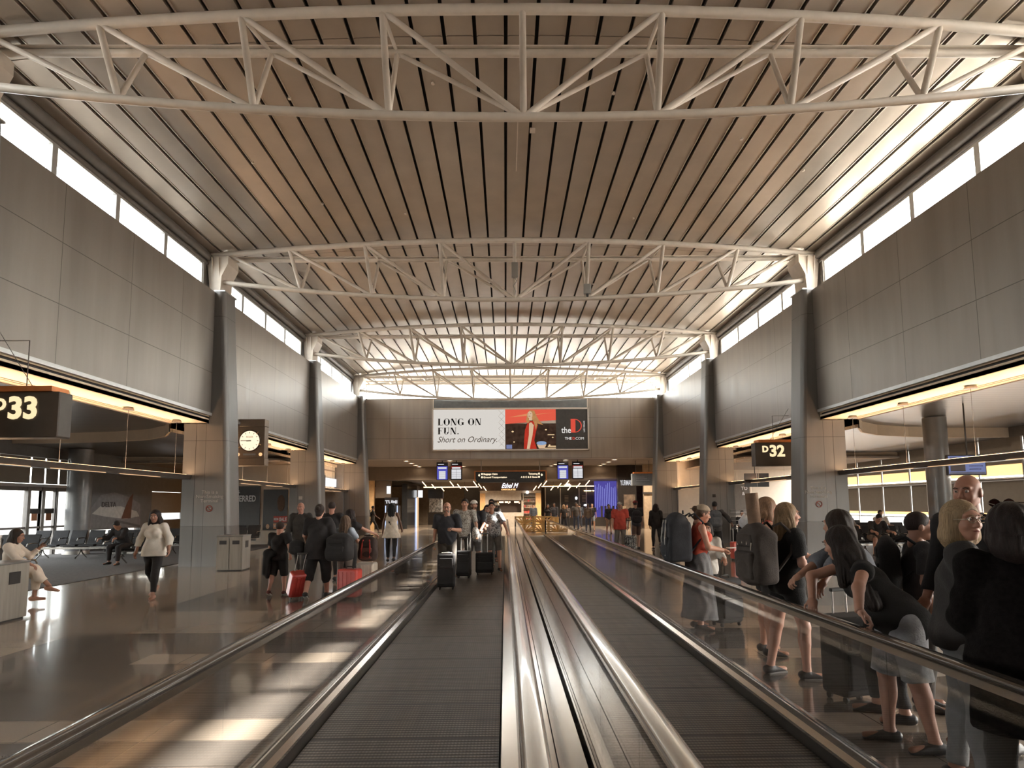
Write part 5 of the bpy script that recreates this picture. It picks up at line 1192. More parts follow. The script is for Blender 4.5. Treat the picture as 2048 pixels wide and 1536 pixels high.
    Hd = Field(); E = Hd.ell; E(HP(0, -.012, .028), np.array((.076, .094, .092))*hs, .02, HR); E(HP(0, .022, -.035), np.array((.060, .068, .078))*hs, .035, HR); E(HP(0, .062, -.088), np.array((.026, .024, .022))*hs, .03, HR)
    Hd.cone(HP(0, -.03, -.05), HP(0, -.045, -.15), .052*hs, .056*hs, .03)
    if q:
        for sg in (-1, 1):
            E(HP(sg*.034, .066, -.024), np.array((.026, .022, .024))*hs, .02, HR)      # cheek
            E(HP(sg*.078, -.005, -.005), np.array((.010, .020, .032))*hs, .008, HR)      # ear
            E(HP(sg*.031, .100, .014), np.array((.019, .017, .012))*hs, .0, HR, sub=True)  # eye socket
        E(HP(0, .078, .036), np.array((.052, .016, .013))*hs, .018, HR)
        Hd.cone(HP(0, .088, .018), HP(0, .112, -.024), .008*hs, .0125*hs, .012); Hd.cone(HP(-.013, .098, -.030), HP(.013, .098, -.030), .009*hs, .009*hs, .008)
        E(HP(0, .087, -.060), np.array((.024, .012, .012))*hs, .012, HR)
    parts.append(Hd.mesh(hh))
    # ---- hands
    for i, sg in enumerate((-1, 1)):
        A = arms[i] or {}; S, el, wr = J['A%d' % i]; d = nrm(wr-el); pose = A.get('grip', 'relax'); hd = nrm(A.get('dir', d+np.array([0, .1, -.25]) if pose == 'relax' else d))
        pn = np.array(A.get('palm', (-sg, .25, 0) if abs(hd[2]) > .6 else (0, 0, -1)), float); pn = nrm(pn-hd*(pn@hd)); lt = np.cross(hd, pn)     # pn: palm normal, lt: across
        th_side = lt*(1 if lt@np.array([0, 1, .6]) > 0 else -1); hsz = s*(.92 if fem else 1)
        Hn = Field(); Hn.cone(wr-d*.03, wr+hd*.02, .025*hsz, .026*hsz, .01, (lt, 1.2)); Hn.cone(wr+hd*.02*hsz, wr+hd*.075*hsz, .021*hsz, .017*hsz, .015, (lt, 2.0))
        cu = {'relax': (18, 28, 20), 'fist': (70, 85, 55), 'rail': (25, 45, 40), 'flat': (4, 8, 6)}[pose]
        if q:
            for j in range(4):
                o = wr+hd*(.082-.004*abs(j-1.2))*hsz+th_side*(.030-.0195*j)*hsz; dd = hd.copy(); a = 0; L_ = (.040, .045, .042, .033)[j]*hsz
                for m_, c_ in enumerate(cu):
                    a += math.radians(c_*(1+.08*j)); dd = hd*math.cos(a)+pn*math.sin(a); o2 = o+dd*L_*(1, .62, .5)[m_]; r_ = (.0092, .0086, .0078)[m_]*hsz*(.92 if j == 3 else 1)*(1.12 if q == 1 else 1); Hn.cone(o, o2, r_, r_*.93, .003); o = o2
            o = wr+hd*.022*hsz+th_side*.026*hsz; t1 = nrm(hd*.75+th_side*.75+pn*.25); o2 = o+t1*.045*hsz; Hn.cone(o, o2, .013*hsz, .0105*hsz, .008); o3 = o2+nrm(hd*.9+th_side*.15+pn*.5)*.034*hsz; Hn.cone(o2, o3, .0102*hsz, .0085*hsz, .003)
            parts.append(Hn.mesh(.0045 if q == 2 else .0065))
        else:
            Hn.cone(wr+hd*.07*hsz, wr+nrm(hd+pn*.5)*.15*hsz, .016*hsz, .012*hsz, .01, (lt, 1.8)); parts.append(Hn.mesh(.012))
    P = vobj('person', join(parts), sm); P.location = (x, y, z); P.rotation_euler = (0, 0, F); tag(P, label, 'person', group)
    # ---- clothes
    sd_ = len(PERSONS)+3; PERSONS.append(P)
    if top:
        g = max(.018, top.get('loose', .012)); fr = top.get('sleeve', .6); Tt = Field(); torso(Tt, g, hips=top.get('hem', -.1) < -.04)
        if top.get('hem', -.1) < -.14 or top.get('wide'): Tt.cone(pel+u*.05*s, pel+u*(top.get('hem'))*s, .128*s*b+g, (.135+top.get('wide', 0))*s*b+g, .04, (rt, 1.22), cut=.02)
        if fr > 0:
            for i in (0, 1): limb_arm(Tt, i, g+top.get('sl', .004), fr)
        pl = [(pel+u*top.get('hem', -.1)*s, -u)]
        Tt.ell(nb+u*.055*s+fw*.022*s, (.074*s, .074*s, .085*s), sub=True)
        if top.get('tank'):
            Tt.ell(J['A0'][0]+u*.0-rt*.03, (.07*s, .12*s, .09*s), sub=True); Tt.ell(J['A1'][0]+rt*.03, (.07*s, .12*s, .09*s), sub=True)
        vobj(top.get('name', 'shirt'), Tt.mesh(hb, pl, noise=.0075 if q else .003, nf=13 if q else 9, seed=sd_), top['m'], P)
        if top.get('collar') and q:
            Cf = Field(); c0 = nb-u*.005*s; Cf.cone(c0-fw*.008, c0+u*.035*s-fw*.012, .068*s, .062*s, .01, cut=0, cuta=0); vobj('collar', Cf.mesh(hb*.8), top.get('cm', top['m']), P)
    if bottom:
        kd = bottom['kind']; g = bottom.get('loose', .010); Bt = Field(); gl_ = g; g = min(g, .006)
        if kd == 'skirt':
            e = bottom['len']; Bt.cone(pel+u*.12*s, pel+u*.0, .112*s*b+.012, .150*s*b, .03, (rt, 1.25), cuta=.01); Bt.cone(pel+u*.0, pel-np.array([0, 0, e])*s, .152*s*b, (.19+bottom.get('flare', .03))*s*b, .03, (rt, 1.2), cut=0, rip=.006)
        else:
            Bt.cone(pel-u*.01, waist-u*.03*s, (.112+.012*fem)*s*b+g, (.100 if fem else .108)*s*b+g, .03, (rt, 1.30 if b < 1.15 else 1.2), cut=0)
            for sg in (-1, 1): Bt.ell(pel-fw*.045*s+rt*sg*.062*s-u*.045*s, ((.085+.01*fem)*s*b+g, .085*s*b+g, .095*s+g), .03)
            for i in (0, 1): limb_leg(Bt, i, gl_, bottom.get('len', 1.93), flare=bottom.get('flare', 0))
        vobj({'skirt': 'skirt', 'shorts': 'shorts'}.get(kd, 'trousers'), Bt.mesh(hb, noise=.0065 if q else .002, nf=13 if q else 9, seed=sd_+50), bottom['m'], P)
    if shoes:
        for i in (0, 1):
            hp, kn, an, heel, toe, fd = J['L%d' % i]; Sh = Field(); ax_ = np.cross(fd, [0, 0, 1])
            Sh.cone(heel, toe+fd*.005, .042*s, .031*s, .02, (ax_, 1.22)); Sh.cone(an-[0, 0, .01], heel+fd*.03, .040*s, .040*s, .02)
            so = vobj('shoe', Sh.mesh(max(hb*.7, .009), [(an+np.array([0, 0, .012]), nrm(an-heel+np.array([0, 0, .05])))]), mat('shoe_%02x%02x%02x' % shoes, shoes, rough=.55, var=.1), P)
            if sole and q:
                Sl = Field(); Sl.box((heel+toe)/2+fd*.005-np.array([0, 0, .032*s]), (.028*s, .105*s, .004), .010, R=np.stack([ax_, fd, np.cross(ax_, fd)], 1)); vobj('sole', Sl.mesh(.008), mat('sole_%02x%02x%02x' % sole, sole, rough=.6), so)
    # ---- hair
    kind, hcol = hair[0], hair[1]; hm = hairm(hcol)
    if kind != 'bald':
        Hh = Field(); hv = .0 if kind in ('long', 'bob') else -.005; Hh.ell(HP(0, -.018, .034), np.array((.087+hv*.5, .103+hv*.5, .098))*hs, .02, HR)
        L_ = hair[2] if len(hair) > 2 else .3; pl = []
        if kind in ('short', 'bob', 'long', 'pony', 'bun', 'cap'):
            Hh.ell(HP(0, .108, -.02), np.array((.074, .088, .096))*hs, sub=True, R=HR)
        if kind in ('short', 'cap'): pl = [(HP(0, -.02, -.035), nrm(-hu+hf*.75)), (HP(0, 0, -.055), -hu), (HP(0, .072, .05), nrm(hf*.9-hu*.35))]
        if kind in ('bob', 'long'):
            e = HP(0, -.055-(.05 if kind == 'long' and L_ > .15 else 0), -.06-L_)
            rip = .004 if q else 0
            Hh.cone(HP(0, -.035, .03), HP(0, -.05, -.10), .088*hs, .090*hs, .03, (hr, 1.08), rip=rip)
            Hh.cone(HP(0, -.05, -.08), e, .086*hs, (.055 if kind == 'long' else .080)*hs, .03, (hr, 1.45 if kind == 'long' else 1.2), rip=rip, cut=.0 if kind == 'bob' else None)
            for sg in (-1, 1): Hh.cone(HP(sg*.070, -.012, .035), HP(sg*(.080 if kind == 'bob' else .10), -.012 if kind == 'bob' else .01, -.07-L_*.55), .026*hs, .034*hs, .03, rip=rip)
            Hh.ell(HP(0, .098, -.040), np.array((.066, .084, .10))*hs, sub=True, R=HR)
        if kind == 'pony': Hh.cone(HP(0, -.12, .03), HP(0, -.15, -.05-L_), .034, .024, .02, rip=.003); pl = []
        if kind == 'bun': Hh.ell(HP(0, -.115, .045), (.042,)*3, .01)
        if kind in ('pony', 'bun'): Hh.cone(HP(0, -.03, .0), HP(0, -.06, -.06), .084*hs, .06*hs, .02)
        vobj('hair', Hh.mesh(max(hh, .007 if q else .016), pl), hm, P)
    if kind == 'bald' and len(hair) > 2:
        Hh = Field(); Hh.ell(HP(0, -.02, .0), np.array((.081, .092, .07))*hs, .02, HR); Hh.ell(HP(0, .10, .02), np.array((.09, .13, .2))*hs, sub=True, R=HR); Hh.ell(HP(0, -.01, .10), np.array((.09, .11, .085))*hs, sub=True, R=HR)
        vobj('hair', Hh.mesh(max(hh, .008), [(HP(0, 0, -.055), -hu)]), hm, P)
    # ---- features
    if q and detail:
        ey = MB(); br = MB(); lp = MB()
        for sg in (-1, 1):
            ey = MB().ell(HP(sg*.031, .0835, .014), (.0120*hs,)*3, 10, 6); eo = ey.build('eye', mat('eye_white', (176, 160, 150), rough=.2), P)
            MB().ell(HP(sg*.031, .0905, .014), (.0062*hs,)*3, 8, 5).build('iris', mat('iris', (50, 38, 32), rough=.15), eo)
            MB().tube([HP(sg*.016, .101, .034), HP(sg*.032, .103, .039), HP(sg*.046, .094, .034)], .0035, n=5).build('eyebrow', hairm(hcol), P)
        lp.tube([HP(-.020, .094, -.060), HP(-.008, .101, -.057), HP(.008, .101, -.057), HP(.020, .094, -.060)], [.003, .005, .005, .003], n=6)
        lp.build('lips', mat('lips', (150, 86, 76), rough=.5), P)
    P['_'] = 0; del P['_']
    for ex in (extras or ()):
        if ex[0] == 'cap':
            c = Field(); c.ell(HP(0, -.008, .048), np.array((.094, .108, .088))*hs, .02, HR); cm = cloth(ex[1])
            vobj('cap', c.mesh(max(hh, .008), [(HP(0, 0, .045), nrm(-hu+hf*.12))]), cm, P)
            br = Field(); br.cone(HP(0, .07*ex[2], .048), HP(0, .15*ex[2], .036), .062*hs, .045*hs, .01, (hu, .11)); vobj('cap_brim', br.mesh(max(hh*.7, .006)), cloth(ex[3]) if len(ex) > 3 else cm, P)
        if ex[0] == 'beard':
            c = Field(); c.ell(HP(0, .03, -.058), np.array((.060, .066, .055))*hs, .02, HR); c.ell(HP(0, .075, -.058), np.array((.024, .04, .014))*hs, sub=True, R=HR); c.cone(HP(-.022, .095, -.044), HP(.022, .095, -.044), .006, .006, .006)
            vobj('beard', c.mesh(max(hh, .007), [(HP(0, 0, -.03), nrm(hu-hf*.15))]), hairm(ex[1]), P)
        if ex[0] in ('glasses', 'sunglasses'):
            up = .0 if ex[0] == 'glasses' else .112; fo = .0 if ex[0] == 'glasses' else -.055; gl = MB(); R_ = .022
            for sg in (-1, 1):
                gl.tube([HP(sg*.033+R_*1.15*math.cos(a), .108+fo, .010+up+R_*.85*math.sin(a)) for a in np.linspace(0, 2*math.pi, 17)[:-1]], .0022, n=5, closed=True)
                gl.tube([HP(sg*.058, .106+fo, .014+up), HP(sg*.083, .06+fo, .012+up), HP(sg*.085, -.02+fo, .005+up)], .0022, n=5)
            gl.tube([HP(-.010, .11+fo, .014+up), HP(.010, .11+fo, .014+up)], .002, n=5)
            go = gl.build(ex[0], mat('spectacle_frame' if up == 0 else 'sunglass_frame', (150, 130, 110) if up == 0 else (54, 30, 24), rough=.25, metal=.6), P)
            ls = MB()
            for sg in (-1, 1): ls.tube([HP(sg*.033, .1065+fo, .010+up), HP(sg*.033, .1075+fo, .010+up)], .0225, n=16)
            ls.build('lens', glass('spectacle_lens', gloss=.35) if up == 0 else mat('dark_lens', (60, 34, 28), rough=.08), go)
    P.data.update()
    INFO = dict(J=J, pel=pel, u=u, nb=nb, hc=hc, fw=fw, s=s, HP=HP)
    return P, INFO
def wpt(P, v):
    """local point of a figure to the world"""
    c, s_ = math.cos(P.rotation_euler.z), math.sin(P.rotation_euler.z); return Vector((P.location.x+v[0]*c-v[1]*s_, P.location.y+v[0]*s_+v[1]*c, P.location.z+v[2]))

# ---- luggage
def suitcase(label, x, y, rz, col, w_=.36, d=.24, h=.52, z=0, handle=.42, tilt=0, kind='hard', cat='suitcase', name='suitcase', tag_=None, group=None):
    t = thing(name, label, cat, (x, y, z), rz, group); t.rotation_euler = (tilt, 0, rz)
    m = mat('case_%02x%02x%02x_%s' % (col+(kind,)), col, rough=.35 if kind == 'hard' else .85, var=.1, coat=.3 if kind == 'hard' else 0, bump=0 if kind == 'hard' else .2, bscale=150)
    MB().rbox(-w_/2, w_/2, -d/2, d/2, .05, .05+h, .05, n=4, axis='z').build('shell', m, t, bevel=.012)
    r = MB()
    if kind == 'hard':
        for i in range(5): r.rbox(-w_/2+.04+i*(w_-.08)/4-.012, -w_/2+.04+i*(w_-.08)/4+.012, -d/2-.008, d/2+.008, .10, h, .006)
        r.build('ridge', m, t)
    else:
        r.rbox(-w_/2+.03, w_/2-.03, -d/2-.035, -d/2, .12, .05+h*.55, .02, axis='z'); r.rbox(-w_/2+.05, w_/2-.05, -d/2-.03, -d/2, h*.66, h*.95, .015); r.build('pocket', m, t)
        MB().tube([(-w_/2+.03, -d/2-.002, .1+h*.6), (w_/2-.03, -d/2-.002, .1+h*.6)], .004, n=5).build('zip', STEEL, t)
    for sx_ in (-1, 1):
        for sy in (-1, 1): MB().tube([(sx_*(w_/2-.05)-.01, sy*(d/2-.05), .027), (sx_*(w_/2-.05)+.014, sy*(d/2-.05), .027)], .026, n=12).build('wheel', DARKM, t)
    if handle:
        hl = MB(); zt = .05+h; 
        for sx_ in (-1, 1): hl.tube([(sx_*.075, d/2-.05, zt-.02), (sx_*.075, d/2-.05, zt+handle)], .009, n=6)
        hl.build('telescopic_handle', STEELB, t); MB().rbox(-.095, .095, d/2-.065, d/2-.035, zt+handle-.012, zt+handle+.018, .01).build('grip', DARKM, t)
    else: MB().tube([(-.07, 0, .05+h), (-.06, 0, .085+h), (.06, 0, .085+h), (.07, 0, .05+h)], .010, n=6).build('grip', DARKM, t)
    if tag_: g = MB().rbox(-.10, .11, -.04, .03, .055+h, .075+h, .01); g.build('luggage_tag', cloth(tag_), t)
    return t
def backpack(label, x, y, z, rz, col, w_=.32, d=.17, h=.46, straps=True, pocketc=None, roll=None, q=1, name='backpack', tilt=0, stripe=None, group=None):
    """its front (pocket side) faces local -Y, the straps local +Y"""
    t = thing(name, label, 'backpack' if name == 'backpack' else 'bag', (x, y, z), rz, group); t.rotation_euler = (tilt, 0, rz); m = cloth(col); hq = {2: .011, 1: .016, 0: .025}[q]
    f = Field(); f.box((0, 0, h*.42), (w_/2-.06, d/2-.05, h*.42-.06), .055, .02); f.ell((0, 0, h*.80), (w_*.44, d*.48, h*.20), .06); f.ell((0, -d*.12, h*.26), (w_*.54, d*.62, h*.27), .06)
    vobj('bag_body', f.mesh(hq, noise=.006, seed=int(abs(x*31+y*17)) % 97), m, t)
    f = Field(); f.box((0, -d/2-.0, h*.30), (w_/2-.08, .012, h*.17), .03, .02); vobj('pocket', f.mesh(hq, noise=.003), cloth(pocketc) if pocketc else m, t)
    f = Field(); f.box((0, -d/2+.01, h*.70), (w_/2-.10, .008, h*.06), .025, .02); vobj('pocket', f.mesh(hq, noise=.003), m, t)
    if stripe:
        for sx_ in (-1, 1): MB().tube([(sx_*w_*.22, -d/2-.03, h*.12), (sx_*w_*.24, -d/2-.035, h*.5), (sx_*w_*.18, -d/2-.005, h*.85)], .014, n=6).build('piping', cloth(stripe), t)
    if straps:
        for sx_ in (-1, 1): MB().tube([(sx_*w_*.22, d/2-.01, h*.92), (sx_*w_*.30, d/2+.06, h*.98), (sx_*w_*.34, d/2+.17, h*.80), (sx_*w_*.34, d/2+.15, h*.50), (sx_*w_*.32, d/2+.01, h*.22)], .014, n=6).build('strap', m, t)
    MB().tube([(-.03, d*.3, h*.97), (-.02, d*.3, h*1.04), (.02, d*.3, h*1.04), (.03, d*.3, h*.97)], .007, n=5).build('top_loop', m, t)
    if roll: r_ = MB(); r_.tube([(-.02, 0, h*.9), (-.03, -.02, h*.9+roll)], .062, n=18); r_.build('rolled_mat', cloth((130, 104, 84)), t)
    return t
# ================================================================ the travellers
def lc(x, y, face, p):
    """world point -> a figure's own frame"""
    a = -math.radians(face); dx, dy = p[0]-x, p[1]-y; return (dx*math.cos(a)-dy*math.sin(a), dx*math.sin(a)+dy*math.cos(a), p[2])
BLACK = (26, 24, 23); DGREY = (58, 55, 53); NAVY = (44, 46, 54)
def print_mat(name, c1, c2, scale=9):
    if name in _M: return _M[name]
    m = bpy.data.materials.new(name); m.use_nodes = True; n = m.node_tree; b = n.nodes['Principled BSDF']; tc = n.nodes.new('ShaderNodeTexCoord')
    w_ = n.nodes.new('ShaderNodeTexNoise'); w_.inputs['Scale'].default_value = scale*2.4; w_.inputs['Distortion'].default_value = 2.5; w_.inputs['Detail'].default_value = 1; n.links.new(tc.outputs['Object'], w_.inputs['Vector'])
    rp = n.nodes.new('ShaderNodeValToRGB'); rp.color_ramp.elements[0].position = .48; rp.color_ramp.elements[1].position = .56; rp.color_ramp.elements[0].color = lin(c1)+(1,); rp.color_ramp.elements[1].color = lin(c2)+(1,)
    n.links.new(w_.outputs['Fac'], rp.inputs[0]); n.links.new(rp.outputs[0], b.inputs['Base Color']); b.inputs['Roughness'].default_value = .85; _M[name] = m; return m

# ---------------- right side, nearest the camera
RX = 2.15
x, y, f = 2.76, 4.52, 80
P30, I30 = person('woman with very long dark hair in a black top leaning on the right handrail', x, y, f, H=1.62, fem=True, b=1.14, lean=38, q=2, skinc=(168, 124, 104), hair=('long', (46, 36, 31), .40),
    top=dict(m=cloth(BLACK), sleeve=.28, hem=-.16, loose=.016), bottom=dict(kind='shorts', m=cloth((150, 150, 152), 'washed_denim', var=.25), len=.98, loose=.03), shoes=(30, 28, 28),
    arms=(dict(hand=lc(x, y, f, (RX+.05, 4.02, .985)), hint=(-.5, 1, .5), grip='rail', dir=(-.3, -.55, -.5), palm=(0, 0, -1)), dict(hand=lc(x, y, f, (RX+.05, 4.62, .985)), hint=(.7, .6, .3), grip='rail', palm=(0, 0, -1))),
    legs=((-6, 3, 6), (10, 3, 10)), head=(-46, -16))
x, y, f = 2.98, 5.12, 70
P29, I29 = person('woman with dark bobbed hair in a grey sweater leaning on the handrail', x, y, f, H=1.68, fem=True, b=1.05, lean=28, q=2, skinc=(176, 132, 110), hair=('bob', (58, 44, 36), .10),
    top=dict(m=cloth((104, 106, 112), 'grey_knit'), sleeve=1.25, hem=-.10, loose=.020), bottom=dict(kind='trousers', m=cloth((40, 38, 38)), len=1.9), shoes=(36, 34, 34),
    arms=(dict(hand=lc(x, y, f, (RX+.05, 4.66, .985)), hint=(-.6, .9, 0), grip='rail', palm=(0, 0, -1)), dict(hand=lc(x, y, f, (RX+.05, 5.2, .985)), hint=(.7, .5, .1), grip='rail', palm=(0, -.3, -1))),
    legs=((-4, 3, 6), (10, 3, 14)), head=(-40, -4))
x, y, f = 2.78, 6.35, -84
P28, I28 = person('blonde woman in a black T-shirt wearing a large dark backpack', x, y, f, H=1.68, fem=True, b=1.1, lean=2, q=2, skinc=(196, 146, 124), hair=('long', (176, 144, 108), .20),
    top=dict(m=cloth(BLACK), sleeve=.75, hem=-.12, loose=.024), bottom=dict(kind='shorts', m=cloth(BLACK), len=.55, loose=.02), shoes=(40, 36, 36), sole=(120, 116, 112),
    arms=(dict(p=10, a=8, e=70, i=20), dict(p=6, a=10, e=78, i=10)), legs=((-8, 4, 4), (12, 4, 12)), head=(-8, 0))
x, y, f = 2.96, 7.3, -96
P27, I27 = person('fair-haired woman in a coral top behind the blonde', x, y, f, H=1.74, fem=True, b=1.15, lean=2, q=1, skinc=(200, 150, 126), hair=('long', (170, 132, 100), .16),
    top=dict(m=cloth((214, 96, 78), 'coral_jersey'), sleeve=.0, tank=1, hem=-.08), bottom=dict(kind='shorts', m=cloth(DGREY), len=.6), arms=(dict(p=20, a=8, e=60), dict(p=25, a=14, e=50)), head=(0, -5))
bp = backpack('large dark backpack with a rolled mat on top, on the blonde woman in black', 2.47, 6.28, .90, math.radians(-84), (66, 58, 53), w_=.44, d=.24, h=.60, q=2, roll=.34, tilt=math.radians(0))
zp = MB()
for i, (a, c) in enumerate(((-.12, .44), (-.03, .46), (.06, .45), (.14, .40))): zp.tube([(a, -.13, c), (a+.012, -.145, c-.07)], .006, n=5)
zp.build('zip_pull', mat('pale_zip_pull', (210, 196, 180)), bp)
# far right foreground group
x, y, f = 2.74, 3.86, -124
P31, I31 = person('blonde woman with glasses and dark grey top, seen in profile at the right', x, y, f, H=1.68, fem=True, b=1.24, lean=2, q=2, skinc=(178, 130, 108), hair=('bob', (196, 164, 126), .05),
    top=dict(m=cloth((46, 43, 42), 'charcoal_jersey'), sleeve=.8, hem=-.10, loose=.022), bottom=dict(kind='trousers', m=cloth((128, 128, 128), 'pale_denim'), len=1.95, loose=.014), shoes=(44, 42, 42),
    arms=(dict(p=12, a=12, e=50, i=40), dict(p=14, a=14, e=74, i=30)), legs=((-4, 3, 4), (8, 4, 8)), head=(-50, 0), extras=(('glasses',),))
x, y, f = 3.28, 4.46, 112
P32, I32 = person('tall balding man in a black shirt behind the woman with glasses', x, y, f, H=1.87, b=1.05, q=2, skinc=(168, 118, 96), hair=('bald', (74, 60, 52), 1),
    top=dict(m=cloth((26, 24, 24), 'black_shirt'), sleeve=1.8, hem=-.12, collar=1, loose=.016), bottom=dict(kind='trousers', m=cloth((60, 56, 54))), arms=(dict(p=6, a=8, e=20), dict(p=6, a=8, e=20)), head=(10, -4))
x, y, f = 2.50, 3.14, -28
P33, I33 = person('woman in a fluffy black cardigan with sunglasses pushed up on dark hair', x, y, f, H=1.66, fem=True, b=1.12, q=2, skinc=(160, 116, 96), hair=('bob', (44, 32, 28), -.03),
    top=dict(m=mat('fluffy_black_knit', (24, 21, 20), rough=1, spec=.1, var=.3, scale=40, bump=.35, bscale=160), sleeve=1.85, hem=-.34, loose=.034, name='cardigan'), bottom=dict(kind='trousers', m=cloth((52, 48, 46))),
    arms=(dict(p=10, a=10, e=60, i=30), dict(p=10, a=10, e=60, i=30)), head=(14, 2), extras=(('sunglasses',),))
hp = I33['HP']; bd = MB()
for a in np.linspace(-.9, .9, 12): bd.ell(hp(.062*math.sin(a), -.115+.02*abs(a), -.085), (.007, .007, .007), 6, 4)
bd.build('bead_necklace', mat('gold_bead', (200, 160, 110), rough=.25, metal=.8), P33)
x, y, f = 3.44, 5.32, -110
P34, I34 = person('person in a dark T-shirt half hidden behind the woman with glasses', x, y, f, H=1.58, b=1.0, q=1, skinc=(170, 124, 102), hair=('short', (60, 46, 40)),
    top=dict(m=cloth((46, 43, 43)), sleeve=.8, hem=-.1), bottom=dict(kind='trousers', m=cloth((70, 66, 62))), arms=(dict(p=-6, a=10, e=20, grip='fist'), dict(p=-4, a=14, e=14, grip='fist')))
backpack('slim black backpack worn by the half-hidden person', 3.22, 5.39, .92, math.radians(-110), BLACK, w_=.28, d=.13, h=.48, q=1)
suitcase('dark upright suitcase beside the women leaning on the handrail', 2.98, 5.62, .3, (52, 47, 44), w_=.42, d=.28, h=.66, kind='soft', handle=.2)
pb = thing('paper_bag', 'brown and grey paper shopping bag held by the half-hidden person', 'shopping bag', tuple(wpt(P34, I34['J']['A0'][2]+np.array([0, .03, -.60]))), math.radians(10))
PBM = mat('paper_bag_grey', (140, 126, 112), rough=.6, var=.25, scale=3)
MB().add([(-.17, -.07, 0), (.17, -.07, 0), (.17, .07, 0), (-.17, .07, 0), (-.18, -.08, .42), (.18, -.08, .42), (.18, .08, .42), (-.18, .08, .42)], [(0, 3, 2, 1), (0, 1, 5, 4), (1, 2, 6, 5), (2, 3, 7, 6), (3, 0, 4, 7)]).build('bag_body', PBM, pb)
MB().tube([(-.06, -.08, .40), (-.05, -.08, .52), (.05, -.08, .52), (.06, -.08, .40)], .005, n=5).build('handle', DARKM, pb); MB().box(-.1, .12, -.085, -.078, .36, .41).build('black_label', DARKM, pb)
# cap woman with the big rucksack
x, y, f = 2.62, 8.75, -92
P24, I24 = person('woman in a cap, orange tank top and long grey skirt, looking at her phone', x, y, f, H=1.66, fem=True, b=1.12, lean=4, q=2, skinc=(196, 144, 118), hair=('bun', (120, 92, 72)),
    top=dict(m=cloth((206, 92, 72), 'orange_ribbed'), sleeve=0, tank=1, hem=.02, loose=.014), bottom=dict(kind='skirt', m=cloth((112, 110, 110), 'grey_skirt'), len=.80, flare=.03), shoes=(60, 54, 50),
    arms=(dict(p=12, a=8, e=70, i=20, grip='fist'), dict(p=14, a=8, e=66, i=22, grip='fist')), head=(0, -14), extras=(('cap', (176, 158, 136), -1, (60, 52, 48)),))
backpack('big dark blue-grey hiking rucksack on the woman in the cap', 2.35, 8.76, .90, math.radians(-92), (52, 52, 56), w_=.44, d=.30, h=.66, q=2, stripe=(190, 184, 176))
ph = thing('phone', 'white phone held by the woman in the cap', 'phone', tuple(wpt(P24, I24['J']['A1'][2]+np.array([-.04, .13, .03]))), math.radians(-72)); MB().rbox(-.036, .036, -.075, .075, -.004, .004, .003).build('phone_body', mat('phone_white', (226, 222, 216), rough=.2), ph)
suitcase('dark soft suitcase behind the grey skirt', 3.05, 8.95, .4, (52, 50, 50), w_=.40, d=.26, h=.60, kind='soft', handle=0)
x, y, f = 3.05, 9.7, 170
person('child in a white gilet over black, behind the woman in the cap', x, y, f, H=1.38, q=1, skinc=(176, 128, 104), hair=('bob', (60, 48, 42), .03), top=dict(m=cloth((206, 200, 190), 'white_gilet'), sleeve=1.8, hem=-.16, loose=.02), bottom=dict(kind='trousers', m=cloth(BLACK)), arms=(dict(p=16, a=10, e=60), dict(p=10, a=16, e=30)))
# mid distance on the right
x, y, f = 6.52, 19.8, -6
P26, I26 = person('man in a grey hoodie and grey backpack pulling a coral suitcase', x, y, f, H=1.74, b=1.08, q=1, skinc=SKC_, hair=('short', (40, 34, 32)), top=dict(m=cloth((72, 68, 66)), sleeve=1.85, hem=-.12, loose=.02), bottom=dict(kind='trousers', m=cloth((46, 42, 40)), loose=.02), shoes=(50, 48, 46), sole=(210, 206, 200),
    arms=(dict(p=-10, a=8, e=10), dict(hand=lc(x, y, f, (6.95, 19.35, .98)), hint=(.6, -.5, 0), grip='fist')), legs=((16, 3, 14), (-16, 3, 14)))
backpack('grey backpack on the man in the grey hoodie', 6.48, 19.62, .98, math.radians(-6), (92, 92, 94), w_=.34, d=.18, h=.50, q=1)
suitcase('bright coral suitcase pulled by the man in the grey hoodie', 6.86, 18.95, math.radians(6), (214, 88, 70), w_=.36, d=.24, h=.50, handle=.40)
for ar in (('woman in a dark hooded jacket walking away near the far right pillar', 5.55, 23.5, -8, dict(H=1.68, fem=True, skinc=SKB_, hair=('long', (52, 38, 34), .1), top=dict(m=cloth((52, 47, 44)), sleeve=1.85, hem=-.14, loose=.03), bottom=dict(kind='trousers', m=cloth(DGREY)), legs=((14, 2, 8), (-14, 2, 20)))),
           ('man in a red cap, dark T-shirt and shorts, walking away', 4.82, 23.6, 2, dict(H=1.80, skinc=SKA_, b=1.05, top=dict(m=cloth((56, 54, 56)), sleeve=.8, hem=-.12, loose=.02), bottom=dict(kind='shorts', m=cloth((104, 82, 72)), len=.95, loose=.02), extras=(('cap', (136, 50, 46), 1),), legs=((-14, 3, 14), (14, 3, 10)))),
           ('man in a red short-sleeved shirt and pale cap walking towards the camera', 4.02, 22.4, 176, dict(H=1.74, b=1.18, skinc=(170, 120, 96), top=dict(m=cloth((190, 74, 60), 'red_shirt'), sleeve=.85, hem=-.16, loose=.03, collar=1), bottom=dict(kind='trousers', m=cloth((140, 130, 118)), loose=.02), extras=(('cap', (190, 182, 170), 1),), legs=((12, 3, 8), (-12, 3, 14))))):
    lab, x, y, f, kw = ar; person(lab, x, y, f, q=1, **kw)
backpack('round black shoulder bag on the woman in the dark jacket', 5.92, 23.35, .78, math.radians(-30), BLACK, w_=.36, d=.24, h=.38, straps=False, q=0, name='shoulder_bag')
backpack('black backpack on the man in the red cap', 4.82, 23.38, 1.0, 0, (44, 42, 43), w_=.32, d=.16, h=.46, q=0)
